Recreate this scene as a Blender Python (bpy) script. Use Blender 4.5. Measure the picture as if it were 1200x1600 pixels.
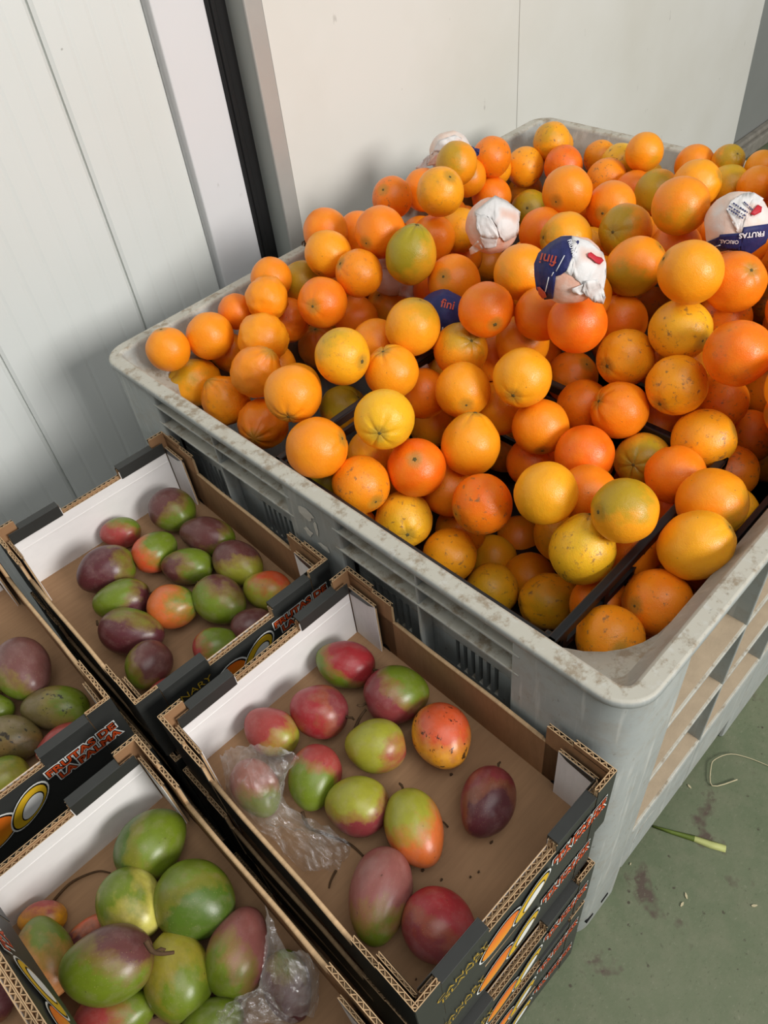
import bpy, bmesh, math, random
from mathutils import Vector, Matrix, Quaternion, noise
random.seed(7)
for o in list(bpy.data.objects): bpy.data.objects.remove(o)
sc = bpy.context.scene
C = sc.collection

# ------------------------------------------------------------------ camera
cam_d = bpy.data.cameras.new('camera'); cam = bpy.data.objects.new('camera', cam_d); C.objects.link(cam)
CR = ((0.697313,-0.710385,-0.095439),(-0.559768,-0.456562,-0.691528),(0.447677,0.535635,-0.716017))
CP = (-0.38497,-0.13197,1.44633)
m = Matrix(((CR[0][0], -CR[1][0], -CR[2][0], CP[0]),
            (CR[0][1], -CR[1][1], -CR[2][1], CP[1]),
            (CR[0][2], -CR[1][2], -CR[2][2], CP[2]), (0, 0, 0, 1)))
cam.matrix_world = m
cam_d.sensor_fit = 'VERTICAL'; cam_d.sensor_height = 36.0; cam_d.sensor_width = 27.0
cam_d.lens = 36.0 * 1207.930 / 1600.0
cam_d.clip_start = 0.02
sc.camera = cam

# ------------------------------------------------------------------ light
w = bpy.data.worlds.new('hall_light'); sc.world = w; w.use_nodes = True
bg = w.node_tree.nodes['Background']; bg.inputs[0].default_value = (0.93, 0.965, 1.0, 1); bg.inputs[1].default_value = 0.22
def area(name, loc, target, sx, sy, power, col):
    l = bpy.data.lights.new(name, 'AREA'); l.shape = 'RECTANGLE'; l.size = sx; l.size_y = sy; l.energy = power; l.color = col
    o = bpy.data.objects.new(name, l); C.objects.link(o); o.location = loc
    o.rotation_euler = (Vector(target) - Vector(loc)).to_track_quat('-Z', 'Y').to_euler()
    return o
area('loading_door_daylight', (0.55, -4.2, 2.95), (0.3, 0.5, 0.7), 1.9, 1.5, 245, (1.0, 0.975, 0.94))
area('added_overhead_light', (-0.2, -1.2, 4.4), (0.2, 0.2, 0.6), 3.0, 2.4, 62, (1.0, 0.995, 0.975))  # added unseen overhead light, brightens tops while the bin front stays darker
sc.view_settings.view_transform = 'Standard'; sc.view_settings.look = 'None'
sc.view_settings.gamma = 1.0; sc.view_settings.use_curve_mapping = False
sc.view_settings.exposure = -0.07

# ------------------------------------------------------------------ helpers
def s2l(r, g, b):
    f = lambda c: (c/255/12.92) if c/255 <= .04045 else ((c/255+.055)/1.055)**2.4
    return (f(r), f(g), f(b), 1.0)
MATS = {}
def nmat(name):
    mt = bpy.data.materials.new(name); mt.use_nodes = True; MATS[name] = mt
    nt = mt.node_tree; b = nt.nodes['Principled BSDF']
    return mt, nt, b
def nd(nt, typ, **kw):
    n = nt.nodes.new(typ)
    for k, v in kw.items():
        if k.startswith('i_'):
            k2 = k[2:]; n.inputs[int(k2) if k2.isdigit() else k2].default_value = v
        else: setattr(n, k, v)
    return n
def ramp(nt, fac, stops):
    r = nt.nodes.new('ShaderNodeValToRGB'); e = r.color_ramp.elements
    e[0].position, e[0].color = stops[0]; e[1].position, e[1].color = stops[-1]
    for p, c in stops[1:-1]:
        x = e.new(p); x.color = c
    nt.links.new(fac, r.inputs[0]); return r
def mixc(nt, fac, a, b, blend='MIX'):
    m_ = nt.nodes.new('ShaderNodeMix'); m_.data_type = 'RGBA'; m_.blend_type = blend
    for s, v in ((0, fac), (6, a), (7, b)):
        if isinstance(v, (int, float, tuple)): m_.inputs[s].default_value = v
        else: nt.links.new(v, m_.inputs[s])
    return m_.outputs[2]
def math_(nt, op, a, b=None, clamp=False):
    n = nt.nodes.new('ShaderNodeMath'); n.operation = op; n.use_clamp = clamp
    for s, v in ((0, a), (1, b)):
        if v is None: continue
        if isinstance(v, (int, float)): n.inputs[s].default_value = v
        else: nt.links.new(v, n.inputs[s])
    return n.outputs[0]
def mapr(nt, v, a, b, c=0.0, d=1.0):
    n = nt.nodes.new('ShaderNodeMapRange'); n.inputs[1].default_value = a; n.inputs[2].default_value = b
    n.inputs[3].default_value = c; n.inputs[4].default_value = d; nt.links.new(v, n.inputs[0]); return n.outputs[0]
def noise_(nt, vec, scale, detail=4, rough=.55):
    n = nd(nt, 'ShaderNodeTexNoise'); n.inputs['Scale'].default_value = scale; n.inputs['Detail'].default_value = detail
    n.inputs['Roughness'].default_value = rough
    if vec is not None: nt.links.new(vec, n.inputs['Vector'])
    return n.outputs[0]
def bump(nt, h, b, strength=.3, dist=.002):
    n = nd(nt, 'ShaderNodeBump'); n.inputs['Strength'].default_value = strength; n.inputs['Distance'].default_value = dist
    nt.links.new(h, n.inputs['Height']); nt.links.new(n.outputs[0], b.inputs['Normal'])
def coord(nt, which='Object'):
    return nt.nodes.new('ShaderNodeTexCoord').outputs[which]
def mapping(nt, vec, scale=(1, 1, 1), loc=(0, 0, 0)):
    n = nd(nt, 'ShaderNodeMapping'); n.inputs['Scale'].default_value = scale; n.inputs['Location'].default_value = loc
    nt.links.new(vec, n.inputs[0]); return n.outputs[0]
def wpos(nt): return nt.nodes.new('ShaderNodeNewGeometry').outputs['Position']

def simple(name, rgb, rough=.6, var=.12, nscale=20, bstr=0, spec=.3):
    mt, nt, b = nmat(name); p = wpos(nt); n = noise_(nt, p, nscale)
    c = s2l(*rgb); dk = tuple(x*(1-var*2) for x in c[:3])+(1,)
    nt.links.new(mixc(nt, n, c, dk), b.inputs['Base Color']); b.inputs['Roughness'].default_value = rough
    b.inputs['Specular IOR Level'].default_value = spec
    if bstr: bump(nt, noise_(nt, p, nscale*6), b, bstr, .001)
    return mt

# walls
def panel_mat(name, rgb, dirt=.15):
    mt, nt, b = nmat(name); p = wpos(nt)
    n1 = noise_(nt, p, 1.7, 5); n2 = noise_(nt, mapping(nt, p, (3, 3, 9)), 3, 6, .7)
    c = s2l(*rgb); c2 = tuple(x*y for x, y in zip(c[:3], (.86, .84, .79)))+(1,)
    col = mixc(nt, mapr(nt, n1, .4, .75, 0, .8*dirt/.15*.5), c, c2)
    sp = noise_(nt, mapping(nt, p, (1, 1, 1)), 55, 2, .4)
    spots = mapr(nt, sp, .80, .84)
    scr = noise_(nt, mapping(nt, p, (26, 26, 7)), 1.6, 2, .5)
    scm = math_(nt, 'MULTIPLY', mapr(nt, scr, .735, .76), mapr(nt, n2, .45, .6))
    col = mixc(nt, math_(nt, 'MULTIPLY', spots, .55), col, s2l(105, 98, 88))
    col = mixc(nt, math_(nt, 'MULTIPLY', scm, .35), col, s2l(120, 112, 100))
    nt.links.new(col, b.inputs['Base Color']); b.inputs['Roughness'].default_value = .42
    b.inputs['Specular IOR Level'].default_value = .35
    bump(nt, noise_(nt, p, 3, 2), b, .08, .01)
    return mt
panel_mat('wall_panel', (226, 229, 226)); panel_mat('door_panel', (229, 227, 220), .3); panel_mat('trim_panel', (228, 228, 230))
simple('aluminium', (205, 202, 196), .35, .08, 14); MATS['aluminium'].node_tree.nodes['Principled BSDF'].inputs['Metallic'].default_value = .35
simple('door_edge', (176, 180, 174), .45, .08, 9)  # grey includes the shade on the door's left side
simple('rubber', (26, 26, 26), .6, .1, 30)
simple('shaded_wall', (150, 152, 148), .5, .1, 5)  # wall colour darkened to hold the shade beyond the door
simple('concrete_kerb', (168, 162, 150), .8, .3, 30, .4)
# floor
mt, nt, b = nmat('green_floor'); p = wpos(nt)
n1 = noise_(nt, p, 2.2, 6, .6); n2 = noise_(nt, p, 22, 8, .7); n3 = noise_(nt, p, 9, 4, .6); n4 = noise_(nt, p, 90, 3, .6)
col = mixc(nt, mapr(nt, n1, .3, .7), s2l(88, 101, 74), s2l(110, 117, 92))
col = mixc(nt, mapr(nt, n2, .42, .68, 0, .75), col, s2l(118, 121, 98))
col = mixc(nt, math_(nt, 'MULTIPLY', mapr(nt, n2, .60, .52), mapr(nt, n3, .60, .67)), col, s2l(88, 76, 66))
nf = noise_(nt, mapping(nt, p, (1, 1.8, 1)), 120, 4, .7)
col = mixc(nt, math_(nt, 'MULTIPLY', mapr(nt, nf, .60, .68), .5), col, s2l(70, 72, 54))
col = mixc(nt, math_(nt, 'MULTIPLY', mapr(nt, nf, .40, .33), .4), col, s2l(140, 142, 120))
vv = nd(nt, 'ShaderNodeTexVoronoi'); vv.inputs['Scale'].default_value = 46; nt.links.new(p, vv.inputs[0])
col = mixc(nt, math_(nt, 'MULTIPLY', mapr(nt, vv.outputs[0], .17, .10), mapr(nt, n4, .5, .62)), col, s2l(74, 68, 56))
nt.links.new(col, b.inputs['Base Color']); nt.links.new(mapr(nt, n2, .3, .7, .62, .38), b.inputs['Roughness'])
b.inputs['Specular IOR Level'].default_value = .35; bump(nt, n2, b, .25, .003)
# bin plastic
mt, nt, b = nmat('bin_plastic'); p = wpos(nt)
geo = nt.nodes.new('ShaderNodeNewGeometry'); sx = nd(nt, 'ShaderNodeSeparateXYZ'); nt.links.new(geo.outputs['Normal'], sx.inputs[0])
n1 = noise_(nt, p, 9, 7, .65); n2 = noise_(nt, p, 42, 8, .72); n3 = noise_(nt, mapping(nt, p, (60, 60, 5)), 1.3, 3, .6)
base = mixc(nt, mapr(nt, n1, .3, .7), s2l(150, 155, 153), s2l(168, 171, 167))
dust = mapr(nt, sx.outputs[2], .35, .85)
base = mixc(nt, math_(nt, 'MULTIPLY', dust, .8), base, s2l(192, 187, 172))
base = mixc(nt, math_(nt, 'MULTIPLY', mapr(nt, n2, .50, .62), math_(nt, 'ADD', math_(nt, 'MULTIPLY', dust, .62), .22)), base, s2l(142, 126, 104))
base = mixc(nt, math_(nt, 'MULTIPLY', mapr(nt, n3, .56, .70), .5), base, s2l(198, 198, 192))
fine = noise_(nt, mapping(nt, p, (140, 140, 60)), 1.0, 3, .6)
base = mixc(nt, math_(nt, 'MULTIPLY', mapr(nt, fine, .66, .74), .45), base, s2l(92, 82, 66))
base = mixc(nt, math_(nt, 'MULTIPLY', mapr(nt, noise_(nt, p, 5, 5, .7), .58, .72), .35), base, s2l(150, 128, 98))
nt.links.new(base, b.inputs['Base Color']); b.inputs['Roughness'].default_value = .5; b.inputs['Specular IOR Level'].default_value = .35
bump(nt, n2, b, .12, .001)
simple('bin_shelf_dust', (188, 168, 142), .85, .16, 40, .3)
simple('black_plastic', (24, 24, 26), .38, .15, 30, 0, .5)
simple('slot_shade', (12, 12, 12), .8)  # near-black colour standing for shade inside slots and holes
simple('label_residue', (222, 219, 208), .7, .2, 60)
# cardboard
def card(name, rgb, var=.1):
    mt, nt, b = nmat(name); p = coord(nt); n = noise_(nt, mapping(nt, p, (8, 90, 20)), 2, 4, .6); n2 = noise_(nt, p, 14, 5)
    c = s2l(*rgb); dk = tuple(x*(1-var*2.2) for x in c[:3])+(1,)
    col = mixc(nt, mapr(nt, n, .35, .65, 0, .6), c, dk); col = mixc(nt, mapr(nt, n2, .55, .75, 0, .5), col, dk)
    nt.links.new(col, b.inputs['Base Color']); b.inputs['Roughness'].default_value = .8; b.inputs['Specular IOR Level'].default_value = .15
    bump(nt, noise_(nt, mapping(nt, p, (2, 150, 2)), 1, 1), b, .15, .001)
card('kraft', (158, 120, 86)); card('kraft_edge', (205, 172, 132), .16); card('kraft_floor', (162, 128, 96), .08)
card('white_liner', (233, 230, 228), .045)
simple('black_print', (54, 55, 53), .42, .12, 40, 0, .4)
simple('print_white', (235, 235, 230), .5, .05); simple('print_red', (224, 84, 34), .5, .12, 60); simple('print_gold', (196, 160, 50), .4, .1)
simple('print_yellow', (226, 182, 40), .5, .1); simple('print_black', (22, 20, 20), .5)
mt, nt, b = nmat('print_orange'); p = coord(nt); sx = nd(nt, 'ShaderNodeSeparateXYZ'); nt.links.new(p, sx.inputs[0])
r_ = ramp(nt, mapr(nt, sx.outputs[2], .02, .10), [(0, s2l(238, 168, 36)), (.5, s2l(236, 124, 30)), (1, s2l(214, 74, 28))])
nt.links.new(r_.outputs[0], b.inputs['Base Color']); b.inputs['Roughness'].default_value = .45

# orange skin
TINT = dict(Y=(244, 184, 34), Y2=(236, 170, 36), y=(247, 168, 26), oy=(247, 156, 22), o=(246, 144, 18), d=(243, 126, 15), D=(243, 110, 11),
            g=(240, 150, 24), g2=(243, 158, 26), G=(226, 164, 32), G2=(210, 152, 38))
def attr(nt, nm, out):
    a = nd(nt, 'ShaderNodeAttribute', attribute_type='OBJECT', attribute_name=nm); return a.outputs[out]
mt, nt, b = nmat('orange_skin')
oc = coord(nt); rnd = nt.nodes.new('ShaderNodeObjectInfo').outputs['Random']
off = nd(nt, 'ShaderNodeVectorMath', operation='ADD'); nt.links.new(oc, off.inputs[0])
cmb = nd(nt, 'ShaderNodeCombineXYZ')
for k, ml in enumerate((37.0, 91.0, 53.0)): nt.links.new(math_(nt, 'MULTIPLY', rnd, ml), cmb.inputs[k])
nt.links.new(cmb.outputs[0], off.inputs[1]); q = off.outputs[0]
nlo = noise_(nt, q, 1.6, 4, .55); nmid = noise_(nt, q, 5, 5, .6)
dot = nd(nt, 'ShaderNodeVectorMath', operation='DOT_PRODUCT'); nrm = nd(nt, 'ShaderNodeVectorMath', operation='NORMALIZE')
nt.links.new(oc, nrm.inputs[0]); nt.links.new(nrm.outputs[0], dot.inputs[0]); nt.links.new(attr(nt, 'green_dir', 'Vector'), dot.inputs[1])
gm = math_(nt, 'ADD', dot.outputs['Value'], math_(nt, 'MULTIPLY', math_(nt, 'SUBTRACT', nlo, .5), 1.5))
ga = attr(nt, 'green', 'Fac')
gthr = math_(nt, 'SUBTRACT', 1.15, math_(nt, 'MULTIPLY', ga, 1.1))
gmask = math_(nt, 'MULTIPLY', mapr(nt, math_(nt, 'SUBTRACT', gm, gthr), -.22, .3), math_(nt, 'ADD', math_(nt, 'MULTIPLY', ga, .7), .15))
tint = attr(nt, 'tint', 'Color')
col = mixc(nt, mapr(nt, nlo, .35, .7, 0, .5), tint, mixc(nt, .45, tint, s2l(238, 172, 40)))
col = mixc(nt, math_(nt, 'MULTIPLY', mapr(nt, nmid, .55, .75), .25), col, s2l(222, 120, 30))
col = mixc(nt, math_(nt, 'MULTIPLY', gmask, math_(nt, 'GREATER_THAN', ga, .01)), col, s2l(134, 140, 26))
sx = nd(nt, 'ShaderNodeSeparateXYZ'); nt.links.new(nrm.outputs[0], sx.inputs[0])
polez = mapr(nt, math_(nt, 'ADD', sx.outputs[2], math_(nt, 'MULTIPLY', nmid, .05)), .955, 1.02)
col = mixc(nt, math_(nt, 'MULTIPLY', polez, .65), col, s2l(150, 128, 52))
# small brown specks and scuffs
sp = noise_(nt, q, 11, 2, .4); spm = mapr(nt, sp, .755, .80)
col = mixc(nt, math_(nt, 'MULTIPLY', spm, .7), col, s2l(112, 84, 42))
blot = attr(nt, 'blotch', 'Fac')
bl = math_(nt, 'MULTIPLY', mapr(nt, noise_(nt, q, 4.2, 6, .7), .57, .66), blot)
col = mixc(nt, bl, col, s2l(136, 98, 58))
nt.links.new(col, b.inputs['Base Color']); b.inputs['Roughness'].default_value = .36
b.inputs['Specular IOR Level'].default_value = .45
b.inputs['Subsurface Weight'].default_value = .12; b.inputs['Subsurface Radius'].default_value = (1, .45, .12); b.inputs['Subsurface Scale'].default_value = .05
pv = nd(nt, 'ShaderNodeTexVoronoi'); pv.inputs['Scale'].default_value = 26; nt.links.new(q, pv.inputs[0])
h = math_(nt, 'ADD', math_(nt, 'MULTIPLY', mapr(nt, pv.outputs[0], 0, .5), .6), math_(nt, 'MULTIPLY', nmid, 2.0))
bump(nt, h, b, .28, .0012)
simple('stem_button', (112, 98, 52), .8, .3, 300)
simple('stem_tip_white', (214, 206, 178), .8, .1)

# mango skin
mt, nt, b = nmat('mango_skin')
oc = coord(nt); rnd = nt.nodes.new('ShaderNodeObjectInfo').outputs['Random']
off = nd(nt, 'ShaderNodeVectorMath', operation='ADD'); nt.links.new(oc, off.inputs[0]); cmb = nd(nt, 'ShaderNodeCombineXYZ')
for k, ml in enumerate((31.0, 77.0, 59.0)): nt.links.new(math_(nt, 'MULTIPLY', rnd, ml), cmb.inputs[k])
nt.links.new(cmb.outputs[0], off.inputs[1]); q = off.outputs[0]
nlo = noise_(nt, q, 1.3, 4, .6); nmid = noise_(nt, q, 4, 6, .65)
nrm = nd(nt, 'ShaderNodeVectorMath', operation='NORMALIZE'); nt.links.new(oc, nrm.inputs[0])
dot = nd(nt, 'ShaderNodeVectorMath', operation='DOT_PRODUCT'); nt.links.new(nrm.outputs[0], dot.inputs[0]); nt.links.new(attr(nt, 'patch_dir', 'Vector'), dot.inputs[1])
gm = math_(nt, 'ADD', dot.outputs['Value'], math_(nt, 'MULTIPLY', math_(nt, 'SUBTRACT', nlo, .5), 1.5))
fac = mapr(nt, math_(nt, 'SUBTRACT', gm, attr(nt, 'patch_edge', 'Fac')), -.3, .3)
ca = attr(nt, 'skin', 'Color'); cb = attr(nt, 'patch', 'Color')
col = mixc(nt, fac, ca, cb)
mid = math_(nt, 'MULTIPLY', math_(nt, 'MULTIPLY', fac, math_(nt, 'SUBTRACT', 1.0, fac)), .9)
col = mixc(nt, mid, col, s2l(168, 120, 56))
col = mixc(nt, mapr(nt, nmid, .4, .75, 0, .35), col, mixc(nt, .5, col, s2l(70, 60, 40)))
bloom = math_(nt, 'MULTIPLY', mapr(nt, noise_(nt, q, 2.2, 5, .6), .48, .7), .13)
col = mixc(nt, bloom, col, s2l(186, 160, 152))
lv = nd(nt, 'ShaderNodeTexVoronoi'); lv.inputs['Scale'].default_value = 13; nt.links.new(q, lv.inputs[0])
col = mixc(nt, math_(nt, 'MULTIPLY', mapr(nt, lv.outputs[0], .14, .07), .35), col, s2l(196, 178, 116))
sp = mapr(nt, noise_(nt, q, 8, 2, .4), .75, .80)
col = mixc(nt, math_(nt, 'MULTIPLY', sp, .6), col, s2l(60, 44, 30))
bl = math_(nt, 'MULTIPLY', mapr(nt, noise_(nt, q, 3.0, 5, .7), .60, .63), attr(nt, 'blotch', 'Fac'))
col = mixc(nt, bl, col, s2l(34, 26, 20))
nt.links.new(col, b.inputs['Base Color']); b.inputs['Roughness'].default_value = .34; b.inputs['Specular IOR Level'].default_value = .5
bump(nt, nmid, b, .12, .002)
simple('twig', (96, 72, 48), .85, .3, 200, .4)
simple('leaf_green', (120, 140, 60), .55, .3, 30); simple('leaf_pale', (196, 200, 128), .55, .2, 40)
simple('straw', (206, 194, 158), .8, .15, 90); simple('crumb', (88, 66, 46), .9, .3, 200)
# tissue paper
def paper(name, colf):
    mt, nt, b = nmat(name); oc = coord(nt)
    nt.links.new(colf(nt, oc), b.inputs['Base Color']); b.inputs['Roughness'].default_value = .55
    b.inputs['Specular IOR Level'].default_value = .3
    b.inputs['Transmission Weight'].default_value = 0
    bump(nt, noise_(nt, oc, 3.5, 5, .65), b, .35, .004)
    return mt
WHITE = s2l(222, 219, 217); PINK = s2l(216, 178, 160); NAVY = s2l(36, 42, 92)
def pw(nt, oc, thr=.52): return mixc(nt, mapr(nt, noise_(nt, oc, .9, 1), thr-.05, thr+.07, 0, .85), WHITE, PINK)
paper('tissue_white', lambda nt, oc: pw(nt, oc, .62))
paper('tissue_blush', lambda nt, oc: mixc(nt, mapr(nt, noise_(nt, oc, 1.5, 3), .4, .62), s2l(228, 178, 156), s2l(226, 204, 192)))
paper('tissue_pale', lambda nt, oc: mixc(nt, mapr(nt, noise_(nt, oc, 1.2, 3), .42, .6), s2l(228, 206, 192), s2l(224, 218, 213)))
paper('tissue_navy', lambda nt, oc: mixc(nt, mapr(nt, noise_(nt, oc, 2, 3), .4, .65), NAVY, s2l(48, 50, 104)))
simple('ink_red', (196, 44, 56), .5, .1); simple('ink_navy', (44, 50, 104), .5, .1); simple('ink_orange', (208, 84, 60), .5, .1); simple('ink_white', (232, 232, 236), .5, .05)
# clear plastic film
mt, nt, b = nmat('clear_film')
out = nt.nodes['Material Output']; tr = nd(nt, 'ShaderNodeBsdfTransparent'); gl = nd(nt, 'ShaderNodeBsdfGlossy'); gl.inputs['Roughness'].default_value = .12
df = nd(nt, 'ShaderNodeBsdfTranslucent'); df.inputs[0].default_value = (.9, .88, .86, 1)
d2 = nd(nt, 'ShaderNodeBsdfDiffuse'); d2.inputs[0].default_value = (.86, .84, .82, 1)
a1 = nd(nt, 'ShaderNodeMixShader', i_0=.5); nt.links.new(df.outputs[0], a1.inputs[1]); nt.links.new(d2.outputs[0], a1.inputs[2])
fr = nd(nt, 'ShaderNodeLayerWeight', i_0=.25)
a2 = nd(nt, 'ShaderNodeMixShader'); nt.links.new(tr.outputs[0], a2.inputs[1]); nt.links.new(a1.outputs[0], a2.inputs[2])
wr = noise_(nt, coord(nt), 30, 4, .7)
nt.links.new(math_(nt, 'ADD', math_(nt, 'MULTIPLY', fr.outputs[1], .28), mapr(nt, wr, .5, .7, .05, .32)), a2.inputs[0])
bp = nd(nt, 'ShaderNodeBump', i_Strength=.9, i_Distance=.004); nt.links.new(noise_(nt, coord(nt), 75, 5, .7), bp.inputs['Height']); nt.links.new(bp.outputs[0], gl.inputs['Normal'])
a3 = nd(nt, 'ShaderNodeMixShader', i_0=.16); nt.links.new(a2.outputs[0], a3.inputs[1]); nt.links.new(gl.outputs[0], a3.inputs[2])
nt.links.new(a3.outputs[0], out.inputs[0])

# ------------------------------------------------------------------ mesh helpers
class MB:
    def __init__(s): s.v = []; s.f = []; s.m = []; s.sm = []
    def add(s, vs, fs, mi=0, smooth=False):
        o = len(s.v); s.v += [tuple(x) for x in vs]
        for f in fs: s.f.append(tuple(i+o for i in f)); s.m.append(mi); s.sm.append(smooth)
        return s
    def box(s, x0, x1, y0, y1, z0, z1, mi=0, top=None, faces=None):
        vs = [(x0,y0,z0),(x1,y0,z0),(x1,y1,z0),(x0,y1,z0),(x0,y0,z1),(x1,y0,z1),(x1,y1,z1),(x0,y1,z1)]
        fs = [(0,3,2,1),(4,5,6,7),(0,1,5,4),(1,2,6,5),(2,3,7,6),(3,0,4,7)]
        mm = [mi, mi if top is None else top, mi, mi, mi, mi]
        if faces: # dict index->material
            for k, v_ in faces.items(): mm[k] = v_
        o = len(s.v); s.v += vs
        for f, q_ in zip(fs, mm): s.f.append(tuple(i+o for i in f)); s.m.append(q_); s.sm.append(False)
        return s
    def tube(s, pts, rad, n=8, mi=0, cap=True):
        pts = [Vector(p_) for p_ in pts]; rs = rad if isinstance(rad, (list, tuple)) else [rad]*len(pts)
        rings = []; up = Vector((0.13, .31, .94))
        for i, p_ in enumerate(pts):
            t = (pts[min(i+1, len(pts)-1)]-pts[max(i-1, 0)]).normalized()
            a = t.cross(up).normalized(); c_ = t.cross(a).normalized()
            rings.append([p_+(a*math.cos(2*math.pi*k/n)+c_*math.sin(2*math.pi*k/n))*rs[i] for k in range(n)])
        vs = [v for r in rings for v in r]; fs = []
        for i in range(len(pts)-1):
            for k in range(n):
                fs.append((i*n+k, i*n+(k+1)%n, (i+1)*n+(k+1)%n, (i+1)*n+k))
        if cap: fs += [tuple(range(n))[::-1], tuple(range((len(pts)-1)*n, len(pts)*n))]
        return s.add(vs, fs, mi, True)
    def prism(s, poly, z0, z1, mi=0, smooth=False, top=None):
        n = len(poly); vs = [(x, y, z0) for x, y in poly]+[(x, y, z1) for x, y in poly]
        s.add(vs, [(i, (i+1) % n, n+(i+1) % n, n+i) for i in range(n)], mi, smooth)
        o = len(s.v)-2*n
        s.f.append(tuple(range(o+n, o+2*n))); s.m.append(mi if top is None else top); s.sm.append(False)
        s.f.append(tuple(range(o, o+n))[::-1]); s.m.append(mi); s.sm.append(False)
        return s
    def mesh(s, name, mats):
        me = bpy.data.meshes.new(name); me.from_pydata(s.v, [], s.f); me.update()
        for x in mats: me.materials.append(MATS[x])
        for i, p_ in enumerate(me.polygons): p_.material_index = s.m[i]; p_.use_smooth = s.sm[i]
        bm = bmesh.new(); bm.from_mesh(me); bmesh.ops.recalc_face_normals(bm, faces=bm.faces); bm.to_mesh(me); bm.free()
        return me
    def build(s, name, mats, parent=None, bevel=0):
        if isinstance(mats, str): mats = [mats]
        o = bpy.data.objects.new(name, s.mesh(name, mats)); C.objects.link(o); o.parent = parent
        if bevel:
            bv = o.modifiers.new('bevel', 'BEVEL'); bv.width = bevel; bv.segments = 2; bv.limit_method = 'ANGLE'; bv.angle_limit = .6
        return o
def link(name, me, parent=None):
    o = bpy.data.objects.new(name, me); C.objects.link(o); o.parent = parent; return o
def empty(name, loc=(0, 0, 0), rz=0):
    o = bpy.data.objects.new(name, None); o.empty_display_size = .05; C.objects.link(o); o.location = loc; o.rotation_euler = (0, 0, rz); return o
def tag(o, label, cat, group=None, kind=None):
    o['label'] = label; o['category'] = cat
    if group: o['group'] = group
    if kind: o['kind'] = kind
    return o
def struct(o, label, cat): o['kind'] = 'structure'; o['label'] = label; o['category'] = cat; return o
def copy_tree(o, parent=None):
    c = o.copy(); C.objects.link(c); c.parent = parent
    for ch in list(o.children): copy_tree(ch, c)
    return c
def text_polys(body, size, offset=0.0, align='CENTER', bold=False, sx=1.0):
    cu = bpy.data.curves.new('lettering', 'FONT'); cu.body = body; cu.size = size; cu.align_x = align; cu.offset = offset; cu.resolution_u = 3
    cu.space_line = .95
    ob = bpy.data.objects.new('lettering_tmp', cu); C.objects.link(ob)
    dg = bpy.context.evaluated_depsgraph_get(); me = bpy.data.meshes.new_from_object(ob.evaluated_get(dg))
    vs = [(v.co.x*sx, v.co.y) for v in me.vertices]; fs = [tuple(p_.vertices) for p_ in me.polygons]
    bpy.data.objects.remove(ob); bpy.data.curves.remove(cu); bpy.data.meshes.remove(me)
    return vs, fs

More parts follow.
